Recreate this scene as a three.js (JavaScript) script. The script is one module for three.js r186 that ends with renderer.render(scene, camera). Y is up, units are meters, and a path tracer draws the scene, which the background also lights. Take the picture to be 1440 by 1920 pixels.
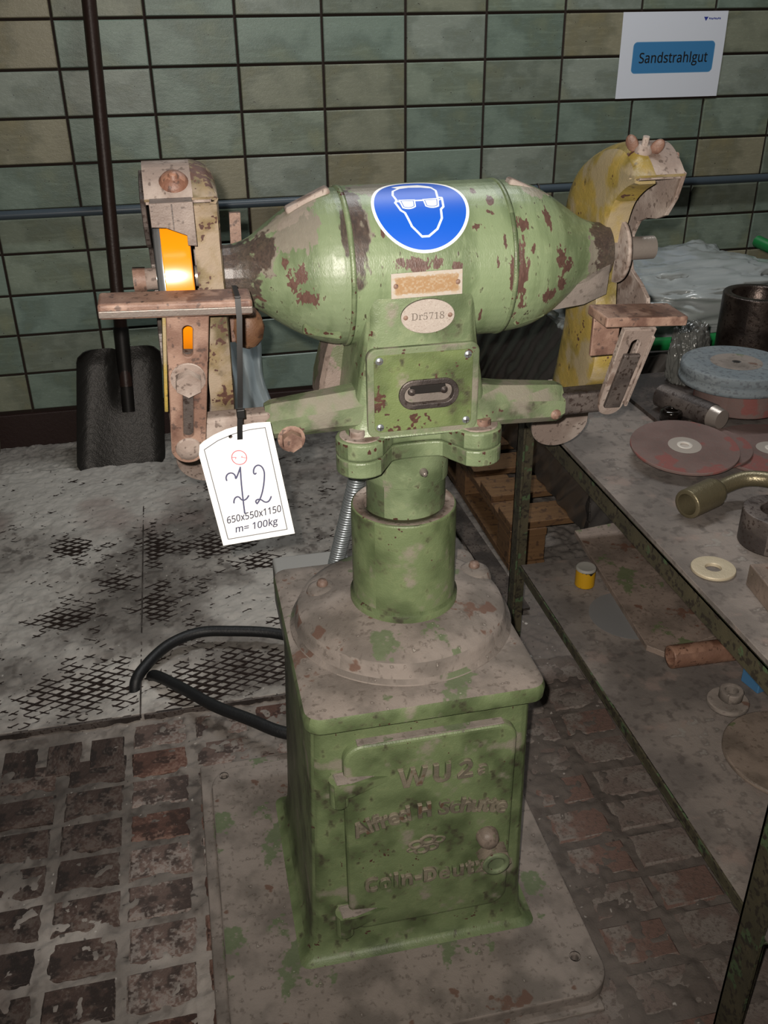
import * as THREE from 'three';
import { RoundedBoxGeometry } from 'three/addons/geometries/RoundedBoxGeometry.js';
import { TextGeometry } from 'three/addons/geometries/TextGeometry.js';
import { FontLoader } from 'three/addons/loaders/FontLoader.js';
import { RectAreaLightUniformsLib } from 'three/addons/lights/RectAreaLightUniformsLib.js';
import { mergeGeometries, mergeVertices, toCreasedNormals } from 'three/addons/utils/BufferGeometryUtils.js';

// ------------------------------------------------------------------ camera, light, exposure
const scene = new THREE.Scene();
scene.background = new THREE.Color(0x000000);
const renderer = new THREE.WebGLRenderer({ antialias: true });
renderer.toneMapping = THREE.LinearToneMapping;
renderer.toneMappingExposure = 1.0;
renderer.shadowMap.enabled = true;
const FOCAL = 1769.4;                                    // pixels, for a frame 1440 x 1920
const camera = new THREE.PerspectiveCamera(2 * Math.atan(960 / FOCAL) * 180 / Math.PI, 0.75, 0.02, 30);
const CAM = new THREE.Vector3(-0.2578, 1.3272, 1.1284);
{
  const fwd = new THREE.Vector3(0.18236, -0.47438, -0.86123), up = new THREE.Vector3(0.10958, 0.88026, -0.46166);
  camera.position.copy(CAM); camera.up.copy(up); camera.lookAt(CAM.clone().add(fwd));
  scene.add(camera);
  // the lamp of the phone, a little above and left of its lens
  const right = fwd.clone().cross(up).normalize();
  const flash = new THREE.SpotLight(0xfff5ea, 7.5, 0, 0.95, 1.0, 2);
  flash.name = 'phone_flash';
  flash.position.copy(CAM).addScaledVector(right, -0.020).addScaledVector(up, 0.022);
  flash.target.position.copy(CAM).addScaledVector(fwd, 1.5).addScaledVector(up, 0.22);
  flash.castShadow = true; flash.shadow.radius = 0.3; flash.shadow.mapSize.set(2048, 2048);
  scene.add(flash, flash.target);
}
RectAreaLightUniformsLib.init();
const TUBES = [[0.55, 3.02, -1.05, 54], [0.1, 3.02, 2.2, 4]];          // ceiling fittings: x, y, z, strength

// ------------------------------------------------------------------ noise, textures, materials
function rng(seed) { let s = seed >>> 0; return () => { s = (s + 0x6D2B79F5) >>> 0; let t = s; t = Math.imul(t ^ (t >>> 15), t | 1); t ^= t + Math.imul(t ^ (t >>> 7), t | 61); return ((t ^ (t >>> 14)) >>> 0) / 4294967296; }; }
const R0 = rng(7);
const TABLE = new Float32Array(65536); { const r = rng(99); for (let i = 0; i < 65536; i++) TABLE[i] = r(); }
const lat = (x, y, s) => TABLE[(Math.imul(x, 374761) + Math.imul(y, 668265) + Math.imul(s, 982451) + ((x * y) << 3)) & 65535];
function vn(x, y, p, s) {                                 // value noise, periodic with p (0: not)
  let xi = Math.floor(x), yi = Math.floor(y); const fx = x - xi, fy = y - yi, u = fx * fx * (3 - 2 * fx), v = fy * fy * (3 - 2 * fy);
  let x1 = xi + 1, y1 = yi + 1;
  if (p) { xi = ((xi % p) + p) % p; x1 = ((x1 % p) + p) % p; yi = ((yi % p) + p) % p; y1 = ((y1 % p) + p) % p; }
  const a = lat(xi, yi, s), b = lat(x1, yi, s), c = lat(xi, y1, s), d = lat(x1, y1, s);
  return a + (b - a) * u + (c - a) * v + (a - b - c + d) * u * v;
}
function fbm(x, y, f, oct, s, per = true) { let a = 0.5, t = 0, n = 0; for (let i = 0; i < oct; i++) { t += a * vn(x * f, y * f, per ? f : 0, s + i); n += a; a *= 0.5; f *= 2; } return t / n; }
const sm = (a, b, x) => { const t = Math.min(1, Math.max(0, (x - a) / (b - a))); return t * t * (3 - 2 * t); };
const mix = (a, b, t) => [a[0] + (b[0] - a[0]) * t, a[1] + (b[1] - a[1]) * t, a[2] + (b[2] - a[2]) * t];
function tex(w, h, fn, color = true) {                    // fn(u, v) -> [r, g, b] in 0..255 (sRGB); v runs up
  const d = new Uint8Array(w * h * 4);
  for (let j = 0; j < h; j++) for (let i = 0; i < w; i++) {
    const c = fn((i + 0.5) / w, (j + 0.5) / h), k = (j * w + i) * 4;
    d[k] = Math.max(0, Math.min(255, c[0])); d[k + 1] = Math.max(0, Math.min(255, c[1])); d[k + 2] = Math.max(0, Math.min(255, c[2])); d[k + 3] = 255;
  }
  const t = new THREE.DataTexture(d, w, h, THREE.RGBAFormat); t.wrapS = t.wrapT = THREE.RepeatWrapping;
  t.magFilter = THREE.LinearFilter; t.minFilter = THREE.LinearMipmapLinearFilter; t.generateMipmaps = true;
  if (color) t.colorSpace = THREE.SRGBColorSpace; t.needsUpdate = true; return t;
}
const grey = (v) => [v, v, v];
const bumpTex = tex(512, 512, (u, v) => grey(255 * (0.6 * fbm(u, v, 16, 4, 3) + 0.4 * fbm(u, v, 90, 2, 9))), false);
function rep(t, s) { const c = t.clone(); c.repeat.set(s, s); c.needsUpdate = true; return c; }
function M(o) { const m = new THREE.MeshPhysicalMaterial(o); return m; }
// tileable surfaces; uv in metres, each tile of texture covers 0.25 m (repeat 4)
const GREEN = [118, 132, 100], CHIP = [66, 44, 38], DUST = [138, 128, 120];
function paint(u, v, base, o) {
  const n1 = fbm(u, v, 5, 4, 11), n2 = fbm(u, v, 24, 3, 31), n3 = fbm(u, v, 9, 5, 51), n4 = fbm(u, v, 60, 2, 71);
  let c = mix(base, [base[0] * 0.72, base[1] * 0.74, base[2] * 0.7], sm(0.35, 0.75, n1));
  c = mix(c, [base[0] * 1.14, base[1] * 1.1, base[2] * 1.12], sm(0.55, 0.8, n2) * 0.5);
  c = mix(c, [44, 40, 32], sm(0.66 - o.dirt * 0.1, 0.82, n2 * 0.6 + n1 * 0.4) * 0.8 * Math.min(1, o.dirt * 2));
  c = mix(c, o.dust || DUST, sm(0.74 - o.dusty * 0.5, 0.92 - o.dusty * 0.40, n3) * 0.75);
  if (n3 * 0.65 + n4 * 0.35 < o.chip) c = mix(CHIP, [92, 62, 48], n4);
  return c;
}
const T_green = tex(512, 512, (u, v) => paint(u, v, GREEN, { dirt: 0.45, dusty: 0.12, chip: 0.30 }));
const T_greenDirty = tex(512, 512, (u, v) => paint(u, v, [106, 120, 84], { dirt: 0.9, dusty: 0.22, chip: 0.24 }));
const T_greenDust = tex(512, 512, (u, v) => paint(u, v, [108, 120, 90], { dirt: 0.5, dusty: 0.60, chip: 0.27, dust: [128, 119, 111] }));
const T_yellow = tex(512, 512, (u, v) => paint(u, v, [148, 128, 64], { dirt: 0.7, dusty: 0.66, chip: 0.27, dust: [146, 134, 116] }));
const T_dust = tex(512, 512, (u, v) => {
  const a = fbm(u, v, 6, 5, 5), b = fbm(u, v, 40, 3, 15), g = fbm(u, v, 5, 4, 25);
  let c = mix([102, 95, 89], [130, 121, 114], sm(0.3, 0.7, a)); c = mix(c, [78, 70, 64], sm(0.6, 0.8, b) * 0.5);
  c = mix(c, [86, 100, 70], sm(0.64, 0.7, g + (b - 0.5) * 0.2) * 0.8); c = mix(c, [88, 60, 48], sm(0.30, 0.25, g + (b - 0.5) * 0.15) * 0.7);
  if (b > 0.85) c = mix(c, [168, 162, 154], 0.7); return c;
});
const T_pink = tex(512, 512, (u, v) => {                // pale abrasive dust over rusty iron
  const a = fbm(u, v, 6, 5, 65), b = fbm(u, v, 50, 3, 75);
  let c = mix([128, 114, 106], [158, 146, 138], sm(0.35, 0.65, a)); c = mix(c, [94, 76, 66], sm(0.58, 0.76, fbm(u, v, 9, 4, 85)) * 0.75);
  return mix(c, [70, 58, 52], sm(0.66, 0.8, b) * 0.6);
});
const T_rust = tex(512, 512, (u, v) => {
  const a = fbm(u, v, 7, 5, 165), b = fbm(u, v, 50, 3, 175);
  let c = mix([112, 86, 74], [142, 116, 102], sm(0.35, 0.65, a)); c = mix(c, [76, 52, 44], sm(0.58, 0.75, fbm(u, v, 10, 4, 185)) * 0.7);
  return mix(c, [60, 48, 44], sm(0.64, 0.8, b) * 0.6);
});
const T_iron = tex(512, 512, (u, v) => {
  const a = fbm(u, v, 6, 5, 265), b = fbm(u, v, 60, 3, 275);
  let c = mix([58, 52, 50], [96, 88, 84], sm(0.35, 0.7, a)); return mix(c, [44, 34, 30], sm(0.6, 0.75, b) * 0.7);
});
const pm = (t, o = {}) => M({ map: rep(t, 4), bumpMap: rep(bumpTex, 8), bumpScale: 0.0006, roughness: 0.55, ...o });
const mGreen = pm(T_green, { roughness: 0.42 }), mGreenDirty = pm(T_greenDirty, { roughness: 0.5 }), mGreenDust = pm(T_greenDust, { roughness: 0.7 });
const mYellow = pm(T_yellow, { roughness: 0.5 }), mDust = pm(T_dust, { roughness: 0.85 }), mPink = pm(T_pink, { roughness: 0.8 }), mRust = pm(T_rust, { roughness: 0.6 });
const mYellowDust = pm(tex(512, 512, (u, v) => paint(u, v, [122, 106, 76], { dirt: 1.0, dusty: 0.66, chip: 0.42, dust: [150, 136, 122] })), { roughness: 0.7 });
const mIron = pm(T_iron, { roughness: 0.5, metalness: 0.35 });
const mSteel = M({ color: 0x8f8780, metalness: 0.5, roughness: 0.32, bumpMap: rep(bumpTex, 8), bumpScale: 0.0003 });
const mZinc = M({ color: 0xb4bcc0, metalness: 0.8, roughness: 0.35 });
const mBlack = M({ color: 0x0c0c0c, roughness: 0.45 });
const mDarkHole = M({ color: 0x14100d, roughness: 0.9 });  // near-black; paints in the shade of bolt holes, wheel bore and pipe
const mRubber = M({ color: 0x17181a, roughness: 0.5, bumpMap: rep(bumpTex, 12), bumpScale: 0.0006 });

// ------------------------------------------------------------------ helpers
const names = new Map();
function numbered(n) { const k = names.get(n) || 0; names.set(n, k + 1); return k ? `${n}_${String(k).padStart(3, '0')}` : n; }
function boxUV(g) {                                      // uv in metres by the main direction of each face
  if (g.index) g = g.toNonIndexed();
  const p = g.attributes.position, uv = new Float32Array(p.count * 2), a = new THREE.Vector3(), b = new THREE.Vector3(), c = new THREE.Vector3();
  for (let i = 0; i < p.count; i += 3) {
    a.fromBufferAttribute(p, i); b.fromBufferAttribute(p, i + 1); c.fromBufferAttribute(p, i + 2);
    const n = b.clone().sub(a).cross(c.clone().sub(a)); const x = Math.abs(n.x), y = Math.abs(n.y), z = Math.abs(n.z);
    for (const [k, q] of [[i, a], [i + 1, b], [i + 2, c]]) {
      if (y >= x && y >= z) { uv[2 * k] = q.x; uv[2 * k + 1] = q.z; } else if (x >= z) { uv[2 * k] = q.z + 0.37; uv[2 * k + 1] = q.y; } else { uv[2 * k] = q.x + 0.11; uv[2 * k + 1] = q.y + 0.23; }
    }
  }
  g.setAttribute('uv', new THREE.BufferAttribute(uv, 2)); return g;
}
function mesh(name, g, m, parent, label) { const o = new THREE.Mesh(g, m); o.name = name; o.castShadow = o.receiveShadow = true; if (label) o.userData.label = label; if (parent) parent.add(o); return o; }
function part(name, g, m, parent, label) { return mesh(name, boxUV(g), m, parent, label); }
function thing(name, label, category, pos = [0, 0, 0], turn = 0, group) { const o = new THREE.Group(); o.name = numbered(name); o.position.set(...pos); o.rotation.y = turn; o.userData = { label, category }; if (group) o.userData.group = group; scene.add(o); return o; }
function single(name, g, m, label, category, pos = [0, 0, 0], turn = 0, group) { const o = mesh(numbered(name), boxUV(g), m); o.position.set(...pos); o.rotation.y = turn; o.userData = { label, category }; if (group) o.userData.group = group; scene.add(o); return o; }
function struct(name, g, m, uvs = true) { const o = mesh(name, uvs ? boxUV(g) : g, m); o.userData.kind = 'structure'; scene.add(o); return o; }
const merge = (...gs) => mergeGeometries(gs.map(g => { g = g.index ? g.toNonIndexed() : g; for (const k of Object.keys(g.attributes)) if (!['position', 'normal', 'uv'].includes(k)) g.deleteAttribute(k); g.clearGroups(); return g; }));
function bx(x0, x1, y0, y1, z0, z1, r = 0.002, s = 2) { const w = x1 - x0, h = y1 - y0, d = z1 - z0; const g = new RoundedBoxGeometry(w, h, d, s, Math.min(r, w / 2.01, h / 2.01, d / 2.01)); g.translate((x0 + x1) / 2, (y0 + y1) / 2, (z0 + z1) / 2); return g; }
function cyl(a, b, r, seg = 24, r2 = r) { const A = new THREE.Vector3(...a), B = new THREE.Vector3(...b), L = A.distanceTo(B); const g = new THREE.CylinderGeometry(r2, r, L, seg); g.translate(0, L / 2, 0); g.applyQuaternion(new THREE.Quaternion().setFromUnitVectors(new THREE.Vector3(0, 1, 0), B.clone().sub(A).normalize())); g.translate(...a); return g; }
function lathe(pts, seg = 64) { return new THREE.LatheGeometry(pts.map(p => new THREE.Vector2(p[0], p[1])), seg); }   // about y
function latheX(pts, seg = 96) { const g = lathe(pts, seg); g.rotateZ(-Math.PI / 2); return g; }                         // [radius, x]
function tube(pts, r, n = 80, seg = 12) { return new THREE.TubeGeometry(new THREE.CatmullRomCurve3(pts.map(p => new THREE.Vector3(...p))), n, r, seg); }
function poly(pts) { const s = new THREE.Shape(); pts.forEach(([x, y], i) => i ? s.lineTo(x, y) : s.moveTo(x, y)); s.closePath(); return s; }
function slot(x, y, w, h, n = 10) { const s = new THREE.Path(); const r = w / 2; s.absarc(x, y + h / 2 - r, r, 0, Math.PI, false); s.absarc(x, y - h / 2 + r, r, Math.PI, 2 * Math.PI, false); s.closePath(); return s; }
function rrShape(w, h, r, cx = 0, cy = 0) { const s = new THREE.Shape(); const x = cx - w / 2, y = cy - h / 2; s.moveTo(x + r, y); s.lineTo(x + w - r, y); s.absarc(x + w - r, y + r, r, -Math.PI / 2, 0); s.lineTo(x + w, y + h - r); s.absarc(x + w - r, y + h - r, r, 0, Math.PI / 2); s.lineTo(x + r, y + h); s.absarc(x + r, y + h - r, r, Math.PI / 2, Math.PI); s.lineTo(x, y + r); s.absarc(x + r, y + r, r, Math.PI, 1.5 * Math.PI); return s; }
function ext(shape, depth, bevel = 0, seg = 2, curve = 12) { return new THREE.ExtrudeGeometry(shape, { depth, bevelEnabled: bevel > 0, bevelSize: bevel, bevelThickness: bevel, bevelSegments: seg, curveSegments: curve }); }
function flatUp(g) { g.rotateX(-Math.PI / 2); return g; }       // shape (x, y) -> (x, -z), thickness up
// a stack of closed rings joined into one surface; each ring an array of [x, y, z]
function loft(rings, capA = true, capB = true) {
  const n = rings[0].length, pos = [], idx = [];
  rings.forEach(r => r.forEach(p => pos.push(...p)));
  for (let k = 0; k + 1 < rings.length; k++) for (let i = 0; i < n; i++) { const a = k * n + i, b = k * n + (i + 1) % n, c = a + n, d = b + n; idx.push(a, c, b, b, c, d); }
  const cap = (k, flip) => { const c = rings[k].reduce((s, p) => [s[0] + p[0] / n, s[1] + p[1] / n, s[2] + p[2] / n], [0, 0, 0]); const ci = pos.length / 3; pos.push(...c); for (let i = 0; i < n; i++) { const a = k * n + i, b = k * n + (i + 1) % n; flip ? idx.push(ci, b, a) : idx.push(ci, a, b); } };
  if (capA) cap(0, false); if (capB) cap(rings.length - 1, true);
  const g = new THREE.BufferGeometry(); g.setAttribute('position', new THREE.Float32BufferAttribute(pos, 3)); g.setIndex(idx);
  return toCreasedNormals(g, 0.7);
}
function rrRing(hx, hz, r, y, cx = 0, cz = 0, n = 6) { const out = []; for (const [sx, sz, a0] of [[1, 1, 0], [-1, 1, 1], [-1, -1, 2], [1, -1, 3]]) for (let i = 0; i <= n; i++) { const a = (a0 + i / n) * Math.PI / 2; out.push([cx + sx * (hx - r) + r * Math.cos(a), y, cz + sz * (hz - r) + r * Math.sin(a)]); } return out; }
// a grid of points made into a sheet of thickness th
function sheet(P, th) {
  const a = P.length, b = P[0].length, N = [];
  const V = P.map(r => r.map(p => new THREE.Vector3(...p)));
  for (let i = 0; i < a; i++) { N.push([]); for (let j = 0; j < b; j++) { const du = V[Math.min(a - 1, i + 1)][j].clone().sub(V[Math.max(0, i - 1)][j]), dv = V[i][Math.min(b - 1, j + 1)].clone().sub(V[i][Math.max(0, j - 1)]); N[i].push(du.cross(dv).normalize()); } }
  const pos = [], idx = [], id = (s, i, j) => s * a * b + i * b + j;
  for (const s of [0, 1]) for (let i = 0; i < a; i++) for (let j = 0; j < b; j++) { const q = V[i][j].clone().addScaledVector(N[i][j], s ? -th : 0); pos.push(q.x, q.y, q.z); }
  for (let i = 0; i + 1 < a; i++) for (let j = 0; j + 1 < b; j++) { const q = (s, f) => { const A = id(s, i, j), B = id(s, i + 1, j), C = id(s, i, j + 1), D = id(s, i + 1, j + 1); f ? idx.push(A, B, C, B, D, C) : idx.push(A, C, B, B, C, D); }; q(0, true); q(1, false); }
  const edge = (p, q) => { for (let k = 0; k + 1 < p.length; k++) idx.push(p[k], q[k], p[k + 1], p[k + 1], q[k], q[k + 1]); };
  const row = (s, i) => [...Array(b).keys()].map(j => id(s, i, j)), col = (s, j) => [...Array(a).keys()].map(i => id(s, i, j));
  edge(row(0, 0), row(1, 0)); edge(row(1, a - 1), row(0, a - 1)); edge(col(1, 0), col(0, 0)); edge(col(0, b - 1), col(1, b - 1));
  const g = new THREE.BufferGeometry(); g.setAttribute('position', new THREE.Float32BufferAttribute(pos, 3)); g.setIndex(idx); return toCreasedNormals(g, 0.8);
}
function hex(r, h, axis = 'y') { const g = new THREE.CylinderGeometry(r * 0.96, r, h, 6); if (axis === 'z') g.rotateX(Math.PI / 2); if (axis === 'x') g.rotateZ(-Math.PI / 2); return g; }
function at(g, x, y, z) { g.translate(x, y, z); return g; }
const canvasTex = (w, h, draw) => { const c = document.createElement('canvas'); c.width = w; c.height = h; draw(c.getContext('2d'), w, h); const t = new THREE.CanvasTexture(c); t.colorSpace = THREE.SRGBColorSpace; return t; };
function sees(x, y, z, m = 0.15) { const v = new THREE.Vector3(x, y, z).project(camera); return v.z < 1 && Math.abs(v.x) < 1 + m && Math.abs(v.y) < 1 + m; }
camera.aspect = 0.75; camera.updateProjectionMatrix(); camera.updateMatrixWorld();

// ------------------------------------------------------------------ the room
const ZW = -2.037, H = 3.1;
const mPlaster = M({ color: 0xa9a79c, roughness: 0.9 }), mGrout = M({ color: 0x2c211b, roughness: 0.9, bumpMap: rep(bumpTex, 6), bumpScale: 0.001 });
const back = struct('wall_back', bx(-2.6, 3.2, 0, H, ZW - 0.2, ZW - 0.006, 0.001, 1), mGrout);
struct('wall_left', bx(-2.75, -2.6, 0, H, ZW - 0.2, 3.6, 0.001, 1), mPlaster);
struct('wall_right', bx(3.2, 3.35, 0, H, ZW - 0.2, 3.6, 0.001, 1), mPlaster);
struct('wall_front', bx(-2.75, 3.35, 0, H, 3.6, 3.75, 0.001, 1), mPlaster);
struct('ceiling', bx(-2.75, 3.35, H, H + 0.15, ZW - 0.2, 3.75, 0.001, 1), mPlaster);
{ // glazed wall tiles
  const tints = [[134, 148, 134], [128, 145, 133], [138, 150, 134], [148, 144, 122], [124, 140, 128], [136, 140, 122], [144, 153, 142], [130, 139, 126], [144, 138, 116], [128, 147, 137]];
  const mats = tints.map((t, k) => M({
    map: tex(256, 128, (u, v) => {
      const a = fbm(u * 0.7 + k * 0.31, v * 0.4 + k * 0.17, 4, 5, 300 + k * 7, false), b = fbm(u * 0.5, v * 2.2, 8, 4, 340 + k * 5, false), s = fbm(u + k, v + k, 26, 3, 380, false);
      let c = mix(t, [t[0] * 0.8, t[1] * 0.82, t[2] * 0.82], sm(0.35, 0.7, a)); c = mix(c, [t[0] + 16, t[1] + 6, t[2] - 12], sm(0.5, 0.85, a) * 0.5); c = mix(c, [t[0] * 1.06, t[1] * 1.06, t[2] * 1.05], sm(0.5, 0.8, b) * 0.4);
      c = mix(c, [c[0] * 1.1, c[1] * 1.1, c[2] * 1.12], sm(0.6, 0.8, s) * 0.5);
      if (s > 0.86 && a > 0.5) c = [52, 46, 40]; return c;
    }), roughness: 0.4, bumpMap: bumpTex, bumpScale: 0.0005,
  }));
  const tw = 0.2593, th = 0.1303, x0 = -0.5394, y0 = 1.2979, w = tw - 0.008, h = th - 0.008;
  const slab = () => { const b = 0.0025, d = 0.008, q = (i, z) => [[-w / 2 + i, -h / 2 + i, z], [w / 2 - i, -h / 2 + i, z], [w / 2 - i, h / 2 - i, z], [-w / 2 + i, h / 2 - i, z]]; const g = loft([q(0, 0), q(0, d - b), q(b, d)].map(r => r.reverse()), false, true); const p = g.attributes.position, uv = new Float32Array(p.count * 2); for (let i = 0; i < p.count; i++) { uv[2 * i] = p.getX(i) / w + 0.5; uv[2 * i + 1] = p.getY(i) / h + 0.5; } g.setAttribute('uv', new THREE.BufferAttribute(uv, 2)); return g; };
  const geo = slab(), r = rng(41);
  for (let row = -3; row <= 8; row++) for (let c = -7; c <= 13; c++) {
    const t = mesh('tile', geo, mats[Math.floor(r() * mats.length)], back);
    t.position.set(x0 + (c + 0.5) * tw, y0 - (row + 0.5) * th, ZW - 0.0065 + (r() - 0.5) * 0.0012);
    t.rotation.set((r() - 0.5) * 0.008, (r() - 0.5) * 0.006, (r() - 0.5) * 0.004);
  }
  const skirt = struct('baseboard_back', bx(-2.6, 3.2, 0, 0.118, ZW - 0.006, ZW + 0.012, 0.003, 1), M({ color: 0x2a1713, roughness: 0.6, bumpMap: rep(bumpTex, 6), bumpScale: 0.001 }));
}
// ceiling fittings (out of the frame)
for (const [x, y, z, power] of TUBES) {
  const t = thing('ceiling_light', z < 0 ? 'white fluorescent ceiling fitting near the tiled wall' : 'white fluorescent ceiling fitting far from the tiled wall', 'light', [x, y, z]);
  part('housing', bx(-0.65, 0.65, 0.005, 0.078, -0.09, 0.09, 0.01), M({ color: 0xd8d8d4, roughness: 0.5 }), t);
  const g = part('diffuser', bx(-0.62, 0.62, -0.005, 0.004, -0.07, 0.07, 0.003), M({ color: 0xffffff, emissive: 0xf4f6f6, emissiveIntensity: 2, roughness: 0.5 }), t);
  const l = new THREE.RectAreaLight(0xf2f4f4, power, 1.24, 0.14); l.position.set(0, -0.012, 0); l.rotation.x = -Math.PI / 2; l.name = 'tube_light'; t.add(l);
}
// ---- floor: brick pavers and an expanded metal walkway, both under a layer of dust
const FX0 = -1.3, FX1 = 1.3, FZ0 = -2.04, FZ1 = 0.72;
const inGrate = (x, z) => x > -1.5 && x < 0.32 && z > -1.78 && z < -0.492;
const blobs = [[-0.56, -0.60, 0.15, 0.10], [-0.30, -0.56, 0.10, 0.08], [-0.20, -0.62, 0.12, 0.07], [-0.26, -1.18, 0.13, 0.05], [-0.62, -0.90, 0.07, 0.05], [-0.50, -1.02, 0.05, 0.06], [-0.63, -1.26, 0.05, 0.06], [-0.41, -1.20, 0.04, 0.10], [-0.41, -0.93, 0.04, 0.10], [-0.14, -1.05, 0.07, 0.05]];
const bare = [[-0.62, -0.30, 0.30, 0.24], [-0.42, -0.05, 0.12, 0.42], [-0.62, 0.1, 0.3, 0.25], [0.50, 0.10, 0.16, 0.24], [0.34, 0.24, 0.10, 0.08]];
const bl = (l, x, z) => { let m = 0; for (const [a, b, p, q] of l) m = Math.max(m, Math.exp(-(((x - a) / p) ** 2) - (((z - b) / q) ** 2))); return m; };
function dustY(x, z) {
  const n = fbm(x + 3, z + 5, 9, 4, 400, false), f = fbm(x + 3, z + 5, 55, 3, 420, false), k = fbm(x + 1, z + 2, 4, 3, 430, false);
  if (inGrate(x, z)) return 0.0177 + (n - 0.5) * 0.006 + (f - 0.5) * 0.009 - 0.0062 * bl(blobs, x, z);
  return 0.0026 + (n - 0.5) * 0.007 + (f - 0.5) * 0.013 - 0.0042 * bl(bare, x, z) + (k - 0.5) * 0.004;
}
{
  const T_floor = tex(1536, 1536, (u, v) => {
    const x = FX0 + u * (FX1 - FX0), z = FZ0 + (1 - v) * (FZ1 - FZ0);
    const a = fbm(u, v, 12, 5, 500), b = fbm(u, v, 130, 3, 520), l = fbm(u, v, 7, 4, 540), s = fbm(u, v, 300, 2, 560);
    const m = fbm(u, v, 44, 4, 590);
    let c = mix([112, 107, 102], [148, 143, 137], sm(0.3, 0.7, a)); c = mix(c, [80, 75, 71], sm(0.48, 0.75, m) * 0.6); c = mix(c, [72, 66, 62], sm(0.52, 0.75, b) * 0.6); c = mix(c, [164, 159, 153], sm(0.60, 0.8, 1 - m) * 0.45);
    const lime = bl([[-0.75, -0.85, 0.3, 0.35], [-0.42, -0.62, 0.2, 0.12], [-0.2, -0.85, 0.16, 0.14], [-0.65, 0.0, 0.25, 0.12], [-0.9, -1.7, 0.4, 0.3], [-0.6, -1.5, 0.5, 0.2], [-0.1, -1.0, 0.1, 0.2], [-0.35, 0.4, 0.1, 0.3], [0.2, 0.5, 0.5, 0.12]], x, z);
    c = mix(c, [194, 190, 184], sm(0.46, 0.70, l * 0.45 + a * 0.25 + m * 0.3 + lime * 0.20 - 0.02) * 0.8);
    c = mix(c, [140, 122, 116], sm(0.6, 0.75, fbm(u, v, 9, 4, 580)) * 0.45);
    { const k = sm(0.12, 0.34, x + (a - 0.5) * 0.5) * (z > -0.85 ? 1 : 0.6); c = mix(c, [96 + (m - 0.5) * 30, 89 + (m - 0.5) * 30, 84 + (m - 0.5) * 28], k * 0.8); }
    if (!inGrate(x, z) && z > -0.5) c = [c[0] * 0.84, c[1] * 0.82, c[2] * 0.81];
    if (s > 0.90) c = mix(c, [196, 192, 186], 0.7); else if (s < 0.13) c = mix(c, [48, 43, 40], 0.7);
    return c;
  });
  const nx = 620, nz = 660, pos = new Float32Array((nx + 1) * (nz + 1) * 3), uv = new Float32Array((nx + 1) * (nz + 1) * 2), idx = [];
  for (let j = 0; j <= nz; j++) for (let i = 0; i <= nx; i++) {
    const u = i / nx, v = j / nz, x = FX0 + u * (FX1 - FX0), z = FZ0 + v * (FZ1 - FZ0), k = j * (nx + 1) + i;
    pos[3 * k] = x; pos[3 * k + 1] = dustY(x, z); pos[3 * k + 2] = z; uv[2 * k] = u; uv[2 * k + 1] = 1 - v;
    if (i < nx && j < nz) idx.push(k, k + nx + 1, k + 1, k + 1, k + nx + 1, k + nx + 2);
  }
  const g = new THREE.BufferGeometry(); g.setAttribute('position', new THREE.BufferAttribute(pos, 3)); g.setAttribute('uv', new THREE.BufferAttribute(uv, 2)); g.setIndex(idx); g.computeVertexNormals();
  const b2 = rep(bumpTex, 14);
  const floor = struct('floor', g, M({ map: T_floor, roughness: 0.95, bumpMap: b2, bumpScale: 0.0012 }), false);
  const slab = part('floor_slab', bx(-2.75, 3.35, -0.2, -0.010, ZW - 0.2, 3.75, 0.002, 1), M({ color: 0x6a645e, roughness: 0.95 }), floor);
  // brick pavers
  const T_brick = [0, 1, 2].map(k => tex(256, 256, (u, v) => {
    const a = fbm(u, v, 4, 5, 600 + k * 9), b = fbm(u, v, 40, 3, 630 + k * 9);
    let c = mix([92, 76, 70], [116, 96, 88], sm(0.3, 0.7, a)); c = mix(c, [48, 40, 37], sm(0.52, 0.68, fbm(u, v, 7, 4, 660 + k)) * 0.7); c = mix(c, [142, 134, 128], sm(0.44, 0.60, b * 0.45 + a * 0.55) * 0.75); return c;
  }));
  const bm = []; for (const t of T_brick) for (const col of [0xffffff, 0xe0c0b4, 0xc4bcb8, 0xa09894]) bm.push(M({ map: rep(t, 6), color: col, roughness: 0.85, bumpMap: rep(bumpTex, 10), bumpScale: 0.002 }));
  const dusty = [[100, 86, 80], [108, 96, 90], [104, 82, 74]].map((b, k) => M({ map: rep(tex(256, 256, (u, v) => { const a = fbm(u, v, 5, 5, 700 + k * 3), n = fbm(u, v, 40, 3, 720 + k * 3); return mix(mix(b, [118, 110, 104], sm(0.4, 0.65, a)), [76, 66, 61], sm(0.55, 0.75, n) * 0.5); }), 6), roughness: 0.9, bumpMap: rep(bumpTex, 10), bumpScale: 0.0015 }));
  const r = rng(77), vars = [0, 1, 2, 3].map(k => { const q = (y, i) => { const rr = rng(800 + k); return [[-1, -1], [1, -1], [1, 1], [-1, 1]].map(([sx, sz]) => [sx * (0.0555 - i - rr() * 0.003), y, sz * (0.0365 - i - rr() * 0.003)]); }; return boxUV(loft([q(-0.03, 0), q(-0.004, 0), q(0, 0.004)], false, true)); });
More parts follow.
